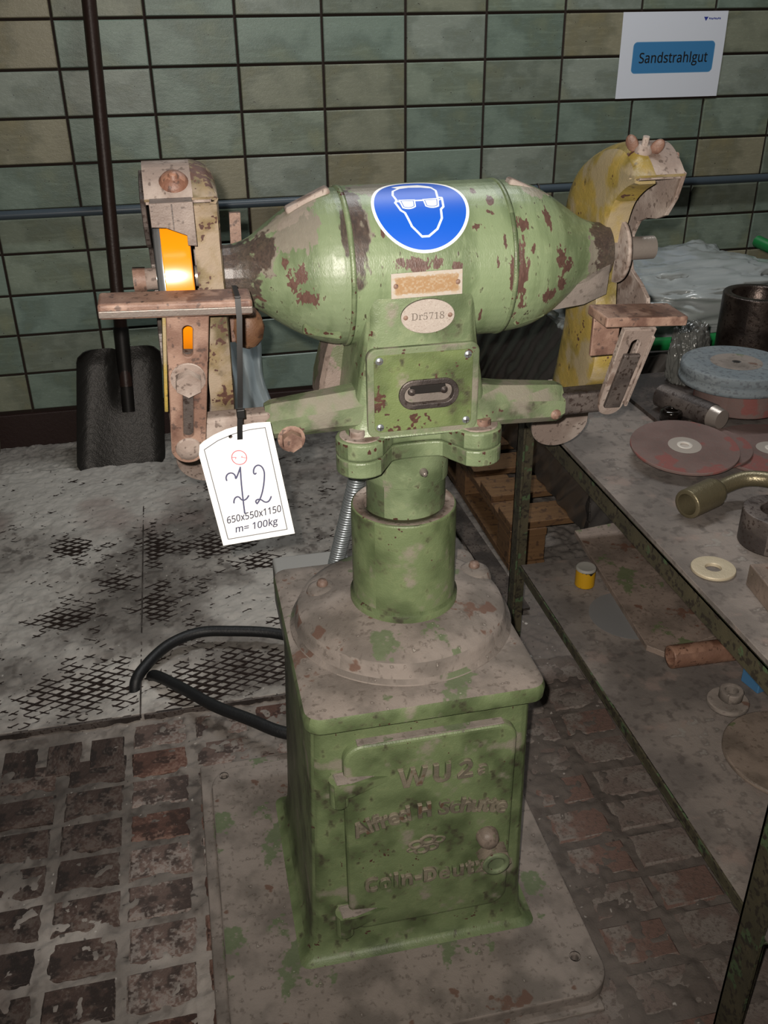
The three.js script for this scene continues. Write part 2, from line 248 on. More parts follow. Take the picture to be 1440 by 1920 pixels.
  for (let row = 0; row < 20; row++) for (let c = -6; c < 13; c++) {
    const x = -0.4 + c * 0.125 - 0.004 + (row % 2 && c < -1 ? 0.0 : 0), z = -0.445 + row * 0.0845;
    const half = Math.abs(x) < 0.26 && Math.abs(z) < 0.25;
    if (half || !sees(x, 0, z, 0.12) || (row === 0 && x < -0.45)) continue;
    const red = c >= 0 ? 1 : 0;
    const o = mesh('brick', vars[Math.floor(r() * 4)], x > 0.2 ? dusty[Math.floor(r() * 3)] : bm[Math.floor(r() * 3) * 4 + (c < 0 ? 2 + Math.floor(r() * 2) : r() < 0.6 ? 1 : 0)], floor);
    o.position.set(x + (r() - 0.5) * 0.006, 0.0022 + (r() - 0.5) * 0.0025, z + (r() - 0.5) * 0.005); o.rotation.y = (r() - 0.5) * 0.03; o.rotation.x = (r() - 0.5) * 0.012;
  }
  for (let k = 0; k < 6; k++) { const o = mesh('brick', vars[k % 4], bm[(k % 3) * 4 + 3], floor); o.scale.set(0.61, 1, 1.30); o.position.set(-0.51 - k * 0.084, 0.0035 + (r() - 0.5) * 0.002, -0.408); o.rotation.y = (r() - 0.5) * 0.03; }
}
{ // expanded metal plates of the walkway
  const strandGeo = (x0, x1, z0, z1, flip) => {
    const pos = [], cw = 0.042, cd = 0.0112, W = 0.0016, yb = 0.009, yt = 0.0155;
    const bar = (ax, az, bx_, bz) => {
      const mx = (ax + bx_) / 2, mz = (az + bz) / 2; if (mx < x0 || mx > x1 || mz < z0 || mz > z1) return;
      const dx = bx_ - ax, dz = bz - az, L = Math.hypot(dx, dz), nx = -dz / L * W, nz = dx / L * W;
      const q = [[ax + nx, az + nz], [ax - nx, az - nz], [bx_ - nx, bz - nz], [bx_ + nx, bz + nz]];
      const P = (i, y) => [q[i][0], y, q[i][1]];
      const quad = (a, b, c, d) => pos.push(...a, ...b, ...c, ...a, ...c, ...d);
      quad(P(0, yt), P(3, yt), P(2, yt), P(1, yt)); for (let i = 0; i < 4; i += 1) { const j = (i + 1) % 4; quad(P(i, yb), P(i, yt), P(j, yt), P(j, yb)); }
    };
    for (let j = 0; z0 + j * cd < z1; j++) for (let i = 0; x0 + i * cw < x1; i++) {
      const cx = x0 + (i + (j % 2 ? 0.5 : 0)) * cw, cz = z0 + j * cd;
      if (!sees(cx, 0, cz, 0.05)) continue;
      bar(cx - cw / 2, cz, cx, cz + cd); bar(cx + cw / 2, cz, cx, cz + cd);
    }
    const g = new THREE.BufferGeometry(); g.setAttribute('position', new THREE.Float32BufferAttribute(pos, 3)); g.computeVertexNormals(); return g;
  };
  const mGrate = M({ color: 0x2c211d, roughness: 0.7, metalness: 0.2 });
  for (const [x0, x1, label] of [[-1.4, -0.444, 'dust covered expanded metal floor plate in front of the shovel'], [-0.436, 0.3, 'dust covered expanded metal floor plate behind the grinder']]) {
    const t = thing('floor_grating', label, 'floor grating', [0, 0, 0], 0, 'walkway plates');
    const s = part('mesh_strands', strandGeo(x0, x1, -1.7, -0.498, false), mGrate, t); s.userData.kind = 'stuff';
    part('edge_strip', bx(x0, x1, -0.002, 0.0165, -0.497, -0.489, 0.001, 1), mIron, t);
    if (x1 < 0) part('side_strip', bx(-0.4445, -0.4412, 0, 0.0185, -1.48, -0.49, 0.0005, 1), mIron, t);
  }
}

// ------------------------------------------------------------------ the pedestal grinder
const font = await new FontLoader().loadAsync('fonts/droid/droid_sans_bold.typeface.json');
const G = thing('pedestal_grinder', 'green double ended grinder on a square cast iron pedestal, paint chipped and dusty', 'grinder');
{ // base plate, cabinet, door
  const hole = (s, x, y) => { const p = new THREE.Path(); p.absarc(x, y, 0.0095, 0, Math.PI * 2, true); s.holes.push(p); part('bolt_hole_shade', at(lathe([[0.0085, 0.0275], [0.0085, 0.0105], [0, 0.0105]], 20), x, 0, -y), mDarkHole, G); };  // dark cup in each hole: its colour stands in for the shade there
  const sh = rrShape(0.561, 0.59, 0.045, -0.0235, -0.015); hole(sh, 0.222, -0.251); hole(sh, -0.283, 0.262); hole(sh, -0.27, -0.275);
  part('base_plate', flatUp(ext(sh, 0.022, 0.004, 3, 10)), mDust, G);
  part('base_plinth', bx(-0.328, 0.24, -0.004, 0.008, -0.318, 0.33, 0.003, 1), mDust, G, 'thin dusty slab under the base plate');
  // cabinet walls, flaring into the base plate
  const prof = [[0.0262, 0.189, 0.183], [0.0285, 0.182, 0.176], [0.034, 0.176, 0.170], [0.046, 0.171, 0.166], [0.062, 0.168, 0.164], [0.09, 0.166, 0.162], [0.2, 0.163, 0.161], [0.35, 0.159, 0.160], [0.472, 0.156, 0.160], [0.486, 0.156, 0.162], [0.493, 0.158, 0.166]];
  part('cabinet', loft(prof.map(([y, hx, hz]) => rrRing(hx, hz, 0.016, y, -0.006 + 0.006 * y / 0.5, 0)), false, false), mGreenDirty, G);
  part('top_plate', loft([[0.490, 0.160, 0.185, 0.02], [0.493, 0.166, 0.191, 0.024], [0.508, 0.167, 0.192, 0.024], [0.516, 0.164, 0.189, 0.022]].map(([y, hx, hz, r]) => rrRing(hx, hz, r, y)), true, false), mGreenDirty, G);
  part('top_surface', loft([[0.516, 0.164, 0.189, 0.022], [0.519, 0.159, 0.184, 0.02], [0.521, 0.14, 0.165, 0.02]].map(([y, hx, hz, r]) => rrRing(hx, hz, r, y)), false, true), mDust, G, 'dust covered top of the cabinet');
  // door
  const door = new THREE.Group(); door.name = 'door'; G.add(door); door.userData.label = 'raised cast door with embossed lettering';
  const dg = ext(rrShape(0.236, 0.352, 0.022, 0.008, 0.265), 0.012, 0.006, 3, 8); dg.translate(0, 0, 0.157);
  part('door_panel', dg, mGreenDirty, door);
  part('dust_ledge', bx(-0.096, 0.112, 0.4462, 0.4484, 0.1585, 0.1725, 0.001, 1), mDust, door, 'line of grey dust on the upper edge of the door');
  const Z = 0.1745, tx = (s, size, x, y) => { const g = new TextGeometry(s, { font, size, depth: 0.005, curveSegments: 3, bevelEnabled: true, bevelSize: 0.0006, bevelThickness: 0.001, bevelSegments: 1 }); g.computeBoundingBox(); const b = g.boundingBox; g.translate(x - (b.min.x + b.max.x) / 2, y, Z); return g; };
  const mLet = pm(T_dust, { roughness: 0.8, color: 0xeef0dc });
  part('raised_lettering', merge(tx('W', 0.032, -0.020, 0.365), tx('U', 0.032, 0.022, 0.365), tx('2', 0.032, 0.056, 0.365), tx('a', 0.022, 0.082, 0.365)), mLet, door);
  const arc = 'Alfred H Schutte', gs = []; let w = 0; const adv = [...arc].map(c => c === ' ' ? 0.009 : { l: 0.0072, f: 0.0098, r: 0.0105, t: 0.0105, H: 0.019, A: 0.019 }[c] || 0.0147), tot = adv.reduce((a, b) => a + b, 0);
  [...arc].forEach((c, i) => { const u = (w + adv[i] / 2) / tot - 0.5; w += adv[i]; if (c === ' ') return; const ang = -u * 0.68, Rr = 0.33; const g = tx(c, 0.0245, 0, 0); g.translate(0, Rr, 0); g.rotateZ(ang); g.translate(0.008, 0.302 - Rr, 0); gs.push(g); if (i === 11) for (const s of [-1, 1]) { const d = bx(-0.0016, 0.0016, -0.0016, 0.0016, Z, Z + 0.004, 0.0006, 1); d.translate(s * 0.004, 0.0225, 0); d.translate(0, Rr, 0); d.rotateZ(ang); d.translate(0.008, 0.302 - Rr, 0); gs.push(d); } });
  part('raised_lettering', merge(...gs), mLet, door);
  const g3 = [tx('Coln-Deutz', 0.0255, 0.0, 0.168)]; for (const s of [-1, 1]) g3.push(bx(-0.049 + s * 0.004 - 0.002, -0.049 + s * 0.004 + 0.002, 0.1905, 0.1945, Z, Z + 0.005, 0.0006, 1));
  part('raised_lettering', merge(...g3), mLet, door);
  const em = []; for (const [x, y, r, e] of [[-0.014, 0.246, 0.011, 1], [0.004, 0.252, 0.012, 1], [0.020, 0.249, 0.010, 1], [-0.006, 0.234, 0.012, 1], [0.010, 0.236, 0.010, 1], [-0.022, 0.236, 0.006, 1]]) { const t = new THREE.TorusGeometry(r * 0.72, r * 0.26, 8, 20); t.scale(1.15, 0.8, 0.9); t.translate(x, y, Z + 0.001); em.push(t); }
  part('emblem', merge(...em), mLet, door, 'cast oval emblem of interlaced loops');
  for (const y of [0.384, 0.118]) {
    const h = new THREE.Group(); h.name = 'hinge'; door.add(h);
    const strap = loft([[[-0.132, y - 0.013, 0.158], [-0.132, y + 0.013, 0.158], [-0.132, y + 0.013, 0.190], [-0.132, y - 0.013, 0.190]], [[-0.108, y - 0.012, 0.158], [-0.108, y + 0.012, 0.158], [-0.108, y + 0.011, 0.189], [-0.108, y - 0.011, 0.189]], [[-0.056, y - 0.005, 0.165], [-0.056, y + 0.005, 0.165], [-0.056, y + 0.004, 0.1765], [-0.056, y - 0.004, 0.1765]]], true, true);
    part('hinge_strap', strap, mGreenDirty, h); part('hinge_barrel', merge(cyl([-0.124, y - 0.030, 0.176], [-0.124, y + 0.013, 0.176], 0.0135, 20)), mGreenDirty, h);
    part('hinge_dust', loft([[[-0.131, y + 0.0135, 0.166], [-0.116, y + 0.0135, 0.164], [-0.058, y + 0.0055, 0.165], [-0.058, y + 0.0055, 0.170], [-0.108, y + 0.0122, 0.187], [-0.128, y + 0.0138, 0.188]], [[-0.130, y + 0.0148, 0.168], [-0.116, y + 0.0148, 0.166], [-0.060, y + 0.006, 0.166], [-0.060, y + 0.006, 0.169], [-0.108, y + 0.0135, 0.184], [-0.127, y + 0.015, 0.185]]], false, true), mDust, h);
  }
  const latch = new THREE.Group(); latch.name = 'latch'; door.add(latch); latch.userData.label = 'door latch with a hexagon nut and a round lug';
  part('lug', lathe([[0, 0.026], [0.010, 0.025], [0.0155, 0.018], [0.017, 0.008], [0.016, 0]], 28).rotateX(Math.PI / 2).translate(0.094, 0.240, 0.170), pm(T_dust, { color: 0xf4ece4 }), latch);
  part('hex_nut', hex(0.026, 0.020, 'z').rotateZ(0.3).translate(0.104, 0.199, 0.185), pm(T_dust, { color: 0xf4f0e4 }), latch);
  part('stud', merge(new THREE.TorusGeometry(0.0165, 0.0045, 10, 30).translate(0.104, 0.199, 0.196), cyl([0.104, 0.199, 0.18], [0.104, 0.199, 0.1955], 0.015, 20)), mGreenDust, latch);
}
{ // round foot, sleeve and column
  const cx = 0.006, cz = -0.008;
  part('round_foot', at(lathe([[0.164, 0.519], [0.164, 0.523], [0.158, 0.528], [0.155, 0.541], [0.151, 0.549], [0.140, 0.555], [0.120, 0.561], [0.095, 0.566], [0.081, 0.568], [0.070, 0.568]], 96), cx, 0, cz), mDust, G, 'dust covered round foot of the column');
  for (const [x, z] of [[-0.103, -0.052], [0.132, -0.050], [0.10, 0.085], [-0.085, 0.09]].slice(0, 2)) {
    const l = part('bolt_lug', at(lathe([[0, 0.018], [0.014, 0.017], [0.022, 0.012], [0.027, 0], [0.027, -0.01]], 24), x, 0.549, z), mDust, G);
    const b = part('bolt', at(merge(lathe([[0, 0.008], [0.006, 0.007], [0.0085, 0.002], [0.0085, -0.004]], 16)), x, 0.567, z), pm(T_pink, { color: 0xd8c8c0 }), G);
  }
  part('sleeve', at(lathe([[0.0775, 0.566], [0.0775, 0.578], [0.0735, 0.582], [0.0735, 0.716], [0.0725, 0.7185], [0.0705, 0.7195]], 80), cx + 0.003, 0, 0), mGreenDirty, G);
  part('sleeve_rim', at(lathe([[0.0705, 0.7195], [0.056, 0.7200], [0.056, 0.70]], 80), cx + 0.003, 0, 0), mPink, G, 'pale dust on the rim of the sleeve');
  part('column', at(lathe([[0.0545, 0.70], [0.0545, 0.764], [0.0575, 0.766], [0.0575, 0.825]], 72), cx + 0.006, 0, 0), mGreen, G);
  part('grease_nipple', at(merge(lathe([[0, 0.006], [0.003, 0.006], [0.0035, 0.002], [0.0055, 0], [0.0055, -0.004]], 14).rotateX(Math.PI / 2)), 0.022, 0.790, 0.061), mSteel, G);
}
{ // head flange with four ears, neck, switch cover
  const cx = 0.010, sdf = (x, y) => { const qx = Math.abs(x) - 0.066, qy = Math.abs(y) - 0.066; let d = Math.hypot(Math.max(qx, 0), Math.max(qy, 0)) + Math.min(Math.max(qx, qy), 0) - 0.012; for (const sx of [-1, 1]) for (const sy of [-1, 1]) { const e = Math.hypot(x - sx * 0.080, y - sy * 0.088) - 0.034, k = 0.012, h = Math.max(k - Math.abs(d - e), 0) / k; d = Math.min(d, e) - h * h * k * 0.25; } return d; };
  const outline = (off) => { const pts = []; for (let i = 0; i < 180; i++) { const a = i / 180 * Math.PI * 2; let t = 0.16; for (let k = 0; k < 60; k++) t -= Math.max(0.0002, (sdf(t * Math.cos(a), t * Math.sin(a)) - off) * 0.7); pts.push([cx + t * Math.cos(a), t * Math.sin(a)]); } return poly(pts); };
  const f1 = flatUp(ext(outline(-0.002), 0.017, 0.002, 2)); f1.translate(0, 0.818, 0);
  const f2 = flatUp(ext(outline(-0.0035), 0.016, 0.0035, 3)); f2.translate(0, 0.842, 0);
  part('lower_flange', f1, mGreen, G); part('upper_flange', f2, mGreen, G);
  const f3 = flatUp(ext(outline(-0.006), 0.0012, 0.0008, 1)); f3.translate(0, 0.8612, 0); part('flange_dust', f3, mPink, G, 'pale dust lying on the head flange');
  for (const [x, z] of [[-1, 1], [1, 1], [-1, -1], [1, -1]]) part('flange_bolt', at(hex(0.0105, 0.009), cx + x * 0.080, 0.867, z * 0.088), x > 0 ? mRust : mPink, G);
  part('rear_web', loft([[-0.100, -0.060, 0.868, 0.030], [-0.097, -0.060, 0.895, 0.030], [-0.088, -0.055, 0.93, 0.028], [-0.073, -0.05, 0.975, 0.026], [-0.06, -0.045, 1.0, 0.024]].map(([x0, x1, y, hz]) => [[x0, y, -0.05 - hz], [x1, y, -0.05 - hz], [x1, y, -0.05 + hz], [x0 + 0.006, y, -0.05 + hz], [x0, y, -0.056 + hz]].reverse()), true, true), pm(T_dust, { color: 0xf6ece8 }), G, 'dust covered web behind the neck');
  part('bell_lug', loft([[[0.185, 1.010, 0.046], [0.185, 0.985, 0.035], [0.185, 0.985, 0.0], [0.185, 1.03, 0.0]], [[0.235, 1.022, 0.042], [0.235, 0.990, 0.034], [0.235, 0.990, 0.0], [0.235, 1.03, 0.0]], [[0.266, 1.038, 0.034], [0.266, 1.000, 0.030], [0.266, 1.000, 0.0], [0.266, 1.04, 0.0]]].map(r => r.reverse()), true, true), mDust, G, 'dusty cast lug between the end bell and the guard');
  const ring = (y, hx, hz, r) => rrRing(hx, hz, r, y, 0.011, 0, 6);
  part('neck', loft([ring(0.860, 0.094, 0.096, 0.02), ring(0.870, 0.088, 0.091, 0.016), ring(0.885, 0.0835, 0.0885, 0.014), ring(0.93, 0.077, 0.0885, 0.014), ring(0.975, 0.070, 0.090, 0.016), ring(1.0, 0.067, 0.0912, 0.016), ring(1.02, 0.066, 0.0912, 0.013), ring(1.045, 0.066, 0.0905, 0.008)], false, false), mGreen, G);
  part('panel_frame', at(ext((() => { const s = rrShape(0.134, 0.110, 0.011); s.holes.push(rrShape(0.122, 0.098, 0.008)); return s; })(), 0.006, 0.002, 2), 0.0115, 0.9165, 0.0870), mGreenDust, G);
  const cov = new THREE.Group(); cov.name = 'switch_cover'; G.add(cov); cov.position.set(0.0115, 0.9165, 0.0895); cov.userData.label = 'square steel switch cover with worn green paint';
  const s = rrShape(0.120, 0.096, 0.007); const o = rrShape(0.070, 0.033, 0.0164, 0.006, -0.003); s.holes.push(o);
  part('cover_plate', ext(s, 0.005, 0.001, 1), pm(tex(512, 512, (u, v) => paint(u, v, [106, 120, 76], { dirt: 1.0, dusty: 0.1, chip: 0.35 })), { roughness: 0.5 }), cov);
  part('oval_rim', at(ext((() => { const q = rrShape(0.072, 0.035, 0.0174, 0.006, -0.003); q.holes.push(rrShape(0.063, 0.026, 0.0129, 0.006, -0.003)); return q; })(), 0.008, 0.0012, 2), 0, 0, 0), mIron, cov);
  part('oval_recess', at(bx(-0.028, 0.040, -0.019, 0.013, -0.006, 0.001, 0.002), 0, 0, 0), mDust, cov);
  part('switch_plate', bx(-0.016, 0.028, -0.004, 0.007, 0, 0.004, 0.002), mDarkHole, cov);
  for (const x of [-0.014, 0.026]) part('recess_screw', at(lathe([[0, 0.004], [0.004, 0.003], [0.005, 0]], 14).rotateX(Math.PI / 2), x, -0.001, 0.002), mIron, cov);
  for (const [x, y] of [[-1, 1], [1, 1], [-1, -1], [1, -1]]) { const sc = part('cover_screw', at(lathe([[0, 0.0026], [0.0035, 0.002], [0.005, 0]], 16).rotateX(Math.PI / 2), x * 0.054, y * 0.042, 0.0058), mZinc, cov); part('screw_slot', at(merge(bx(-0.0035, 0.0035, -0.0005, 0.0005, 0, 0.0006, 0.0001, 1), bx(-0.0005, 0.0005, -0.0035, 0.0035, 0, 0.0006, 0.0001, 1)), x * 0.054, y * 0.042, 0.0081), mIron, cov); }
}
const AX = 1.048, MC = 0.026, MR = 0.0925;                 // spindle height, middle and radius of the motor
{ // motor: one turned body, uv = (angle, length) with its wear placed where it is
  const mk = (u, v, base, chips, soot, dustP) => {
    const n1 = fbm(u, v, 6, 4, 711, false), n2 = fbm(u * 3, v * 2, 14, 4, 731, false), n3 = fbm(u * 3, v * 2, 40, 3, 751, false);
    let c = mix(base, [base[0] * 0.8, base[1] * 0.82, base[2] * 0.78], sm(0.4, 0.75, n1)); c = mix(c, [base[0] * 1.1, base[1] * 1.08, base[2] * 1.1], sm(0.55, 0.8, n2) * 0.5);
    c = mix(c, [52, 46, 36], sm(0.67, 0.78, n2 * 0.55 + n3 * 0.45) * 0.8);
    for (const [a, b, p, q, k] of dustP) { const d = Math.exp(-(((u - a) / p) ** 2) - (((v - b) / q) ** 2)); c = mix(c, k || [126, 118, 110], sm(0.50, 0.58, d + (n2 - 0.5) * 0.7) * 0.85); }
    for (const [a, b, p, q] of soot) { const d = Math.exp(-(((u - a) / p) ** 2) - (((v - b) / q) ** 2)); c = mix(c, mix([50, 44, 42], [84, 70, 62], n3), sm(0.44, 0.6, d + (n2 - 0.5) * 0.7) * 0.92); }
    for (const [a, b, p, q] of chips) { const d = Math.exp(-(((u - a) / p) ** 2) - (((v - b) / q) ** 2)); if (d + (n2 - 0.5) * 1.0 + (n3 - 0.5) * 0.7 > 0.62) c = mix([74, 54, 48], [102, 76, 68], n3); }
    return c;
  };
  const body = (pts, seg, T) => { // pts [r, x]; u = angle / 2pi from +z upwards, v = x share
    const x0 = pts[0][1], x1 = pts[pts.length - 1][1], pos = [], uv = [], idx = [];
    pts.forEach(([r, x]) => { for (let i = 0; i <= seg; i++) { const a = i / seg * 2 * Math.PI - Math.PI; pos.push(x, AX + r * Math.sin(a), r * Math.cos(a)); uv.push(i / seg, (x - x0) / (x1 - x0)); } });
    for (let k = 0; k + 1 < pts.length; k++) for (let i = 0; i < seg; i++) { const a = k * (seg + 1) + i, b = a + seg + 1; idx.push(a, a + 1, b, a + 1, b + 1, b); }
    const g = new THREE.BufferGeometry(); g.setAttribute('position', new THREE.Float32BufferAttribute(pos, 3)); g.setAttribute('uv', new THREE.Float32BufferAttribute(uv, 2)); g.setIndex(idx); return toCreasedNormals(g, 0.5);
  };
  const smooth = (pts, n) => { const c = new THREE.CatmullRomCurve3(pts.map(p => new THREE.Vector3(p[0], p[1], 0)), false, 'centripetal'); return c.getPoints(n).map(p => [p.x, p.y]); };
  const mm = (t) => M({ map: t, roughness: 0.42, bumpMap: rep(bumpTex, 3), bumpScale: 0.0004, clearcoat: 0.15, clearcoatRoughness: 0.35 });
  const MG = [123, 139, 105];
  // u: 0.5 faces the camera side (+z), 0.75 is up; v: 0 left, 1 right
  const tc = tex(1024, 512, (u, v) => mk(u, v, MG, [[0.60, 0.79, 0.012, 0.05], [0.63, 0.86, 0.012, 0.03], [0.57, 0.93, 0.022, 0.02], [0.50, 0.97, 0.05, 0.02], [0.66, 0.88, 0.02, 0.03], [0.535, 0.40, 0.016, 0.17], [0.525, 0.63, 0.012, 0.05], [0.42, 0.80, 0.04, 0.015], [0.60, 0.20, 0.02, 0.02], [0.53, 0.88, 0.02, 0.015], [0.69, 0.80, 0.014, 0.03]], [[0.58, 0.03, 0.09, 0.09], [0.66, 0.01, 0.08, 0.12]], [[0.62, 0.04, 0.10, 0.10], [0.73, 0.2, 0.05, 0.2]]));
  mesh('motor_housing', body([[0.087, MC - 0.0965], [MR, MC - 0.0955], [MR, MC + 0.0955], [0.087, MC + 0.0965]].flatMap((p, i, a) => i < a.length - 1 && i === 1 ? [p, [MR, MC - 0.03], [MR, MC + 0.03]] : [p]), 120, 0), mm(tc), G);
  const tl = tex(1024, 512, (u, v) => mk(u, v, [118, 132, 102], [[0.52, 0.60, 0.03, 0.10], [0.47, 0.66, 0.03, 0.10], [0.50, 0.55, 0.03, 0.05], [0.56, 0.5, 0.02, 0.04], [0.42, 0.3, 0.01, 0.05]], [[0.55, 0.10, 0.3, 0.26], [0.62, 0.35, 0.09, 0.10], [0.5, 0.02, 0.5, 0.15], [0.6, 0.98, 0.06, 0.05]], [[0.64, 0.62, 0.08, 0.22], [0.70, 0.55, 0.05, 0.3, [140, 130, 120]], [0.58, 0.35, 0.07, 0.12]]));
  mesh('end_bell', body(smooth([[0.033, MC - 0.240], [0.034, MC - 0.222], [0.040, MC - 0.204], [0.055, MC - 0.182], [0.071, MC - 0.158], [0.0845, MC - 0.130], [0.0905, MC - 0.110], [0.091, MC - 0.097]], 48), 120), mm(tl), G);
  const tr = tex(1024, 512, (u, v) => mk(u, v, MG, [[0.53, 0.42, 0.04, 0.07], [0.50, 0.48, 0.03, 0.09], [0.46, 0.44, 0.025, 0.06], [0.44, 0.32, 0.02, 0.10], [0.62, 0.3, 0.03, 0.05], [0.60, 0.06, 0.02, 0.06], [0.50, 0.04, 0.10, 0.07], [0.55, 0.14, 0.014, 0.03]], [[0.5, 1.0, 0.6, 0.2], [0.62, 0.88, 0.12, 0.12]], [[0.70, 0.25, 0.03, 0.12, [150, 142, 130]], [0.5, 0.82, 0.2, 0.09]]));
  mesh('end_bell', body(smooth([[0.091, MC + 0.097], [0.0905, MC + 0.112], [0.086, MC + 0.136], [0.075, MC + 0.160], [0.059, MC + 0.184], [0.043, MC + 0.208], [0.036, MC + 0.226], [0.034, MC + 0.244]], 48), 120), mm(tr), G);
  for (const s of [-1, 1]) { part('seam_ring', latheX([[0.088, -0.0035], [0.0932, -0.003], [0.0937, 0], [0.0932, 0.003], [0.088, 0.0035]], 96).translate(MC + s * 0.0955, AX, 0), s < 0 ? mGreen : mGreen, G); }
  // casting bosses under the bells
  for (const s of [-1, 1]) { const b = bx(-0.024, 0.024, -0.016, 0.010, -0.018, 0.012, 0.005, 3); b.rotateY(s * 0.35); b.rotateX(0.35); b.translate(MC + s * 0.126, AX - 0.050, 0.053); part('boss', b, mGreen, G); part('boss_bolt', at(hex(0.006, 0.008, 'x'), MC + s * 0.1035, AX - 0.046, 0.070), mIron, G); }
  for (const s of [-1, 1]) part('top_rib', (() => { const g = bx(-0.028, 0.028, -0.004, 0.006, -0.010, 0.010, 0.004, 3); g.rotateZ(s * -0.42); g.translate(MC + s * 0.133, AX + 0.080, 0.01); return g; })(), mPink, G);
  // sticker: a disc bent round the housing
  const st = canvasTex(512, 512, (c, w) => {
    c.fillStyle = '#f4f6f8'; c.fillRect(0, 0, w, w); c.fillStyle = '#0e58c8'; c.beginPath(); c.arc(256, 256, 240, 0, 7); c.fill();
    c.translate(22, 44); c.scale(0.91, 0.88); c.strokeStyle = '#f2f5fa'; c.fillStyle = '#f2f5fa'; c.lineWidth = 13; c.lineJoin = 'round';
    const P = (a, fill) => { c.beginPath(); a.forEach(([x, y], i) => i ? c.lineTo(x, y) : c.moveTo(x, y)); if (fill) { c.closePath(); c.fill(); } else c.stroke(); };
    P([[132, 186], [118, 130], [128, 84], [170, 52], [230, 40], [300, 46], [360, 66], [378, 100], [372, 170], [396, 176], [390, 250], [372, 268], [366, 330], [330, 396], [276, 436], [236, 436], [186, 372], [160, 280], [140, 262], [118, 200], [134, 186]], false);
    P([[130, 28], [200, 12], [290, 10], [350, 40], [372, 60], [330, 52], [280, 40], [220, 40], [160, 54]], true);
    const lens = (x, s) => { c.beginPath(); c.moveTo(x - s * 52, 176); c.lineTo(x + s * 46, 180); c.lineTo(x + s * 40, 240); c.quadraticCurveTo(x + s * 4, 268, x - s * 40, 246); c.closePath(); c.fill(); c.save(); c.strokeStyle = '#0c4fb4'; c.lineWidth = 4; c.beginPath(); c.moveTo(x - s * 38, 188); c.lineTo(x + s * 34, 190); c.lineTo(x + s * 30, 234); c.quadraticCurveTo(x, 252, x - s * 30, 236); c.closePath(); c.stroke(); c.restore(); };
    lens(192, 1); lens(326, -1); c.lineWidth = 12; P([[230, 190], [288, 190]], false); c.lineWidth = 8; P([[120, 184], [146, 196]], false); P([[372, 196], [398, 184]], false);
  });
  const pos = [], uv = [], idx = [], na = 64, nr = 16, rad = 0.0565, a0 = 0.95;
  for (let k = 0; k <= nr; k++) for (let i = 0; i < na; i++) { const q = rad * k / nr, t = i / na * 2 * Math.PI, dx = q * Math.cos(t), dy = q * Math.sin(t), a = a0 + dy / MR; pos.push(0.016 + dx, AX + (MR + 0.0006) * Math.sin(a), (MR + 0.0006) * Math.cos(a)); uv.push(0.5 + dx / rad / 2, 0.5 + dy / rad / 2); }
  for (let k = 0; k < nr; k++) for (let i = 0; i < na; i++) { const a = k * na + i, b = k * na + (i + 1) % na; idx.push(a, a + na, b, b, a + na, b + na); }
  const g = new THREE.BufferGeometry(); g.setAttribute('position', new THREE.Float32BufferAttribute(pos, 3)); g.setAttribute('uv', new THREE.Float32BufferAttribute(uv, 2)); g.setIndex(idx); g.computeVertexNormals();
  mesh('safety_sticker', g, M({ map: st, roughness: 0.45 }), G, 'round blue sticker showing a head with goggles');
  // plates
  const np = new THREE.Group(); np.name = 'name_plate'; np.userData.label = 'worn rectangular metal name plate'; G.add(np); np.position.set(0.0145, 1.0455, 0.0926); np.rotation.z = 0.01;
  const npT = tex(256, 96, (u, v) => { const e = Math.min(u, 1 - u) * 2.8, f = Math.min(v, 1 - v), n = fbm(u * 2.6, v, 14, 4, 777, false); let c = mix([182, 174, 164], [160, 128, 92], sm(0.12, 0.2, Math.min(e, f) + (n - 0.5) * 0.16)); return mix(c, [180, 166, 146], sm(0.4, 0.8, n) * 0.7); });
  const pg = bx(-0.042, 0.042, -0.0145, 0.0145, 0, 0.0015, 0.0006, 1); const pp = pg.attributes.position, pu = new Float32Array(pp.count * 2); for (let i = 0; i < pp.count; i++) { pu[2 * i] = pp.getX(i) / 0.084 + 0.5; pu[2 * i + 1] = pp.getY(i) / 0.029 + 0.5; } pg.setAttribute('uv', new THREE.BufferAttribute(pu, 2));
  mesh('plate', pg, M({ map: npT, roughness: 0.6, metalness: 0.2 }), np);
  for (const s of [-1, 1]) part('rivet', at(lathe([[0, 0.0016], [0.0025, 0.001], [0.003, 0]], 12).rotateX(Math.PI / 2), s * 0.0365, 0, 0.0014), mRust, np);
  const op = new THREE.Group(); op.name = 'number_plate'; op.userData.label = 'oval metal plate stamped with a number'; G.add(op); op.position.set(0.0155, 1.0085, 0.0905); op.rotation.x = 0.02;
  const es = new THREE.Shape(); es.absellipse(0, 0, 0.0315, 0.0198, 0, Math.PI * 2);
  const eg = ext(es, 0.001, 0.0004, 1, 40); const ep = eg.attributes.position, eu = new Float32Array(ep.count * 2); for (let i = 0; i < ep.count; i++) { eu[2 * i] = ep.getX(i) / 0.064 + 0.5; eu[2 * i + 1] = ep.getY(i) / 0.041 + 0.5; } eg.setAttribute('uv', new THREE.BufferAttribute(eu, 2));
  eg.translate(0, 0, 0.004);
  mesh('plate', eg, M({ map: canvasTex(384, 246, (c, w, h) => { c.fillStyle = '#b3a9a0'; c.fillRect(0, 0, w, h); const r = rng(5); for (let i = 0; i < 900; i++) { c.fillStyle = r() < 0.5 ? 'rgba(206,198,188,0.5)' : 'rgba(132,116,104,0.35)'; c.fillRect(r() * w, r() * h, 2 + r() * 9, 1 + r() * 4); } c.fillStyle = '#6f665e'; c.font = '70px serif'; c.textAlign = 'center'; c.fillText('Dr5718', w / 2, h / 2 + 22); }), roughness: 0.55, metalness: 0.25 }), op);
  part('plate_backing', at(ext(es, 0.004, 0, 1, 40), 0, 0, 0), mIron, op);
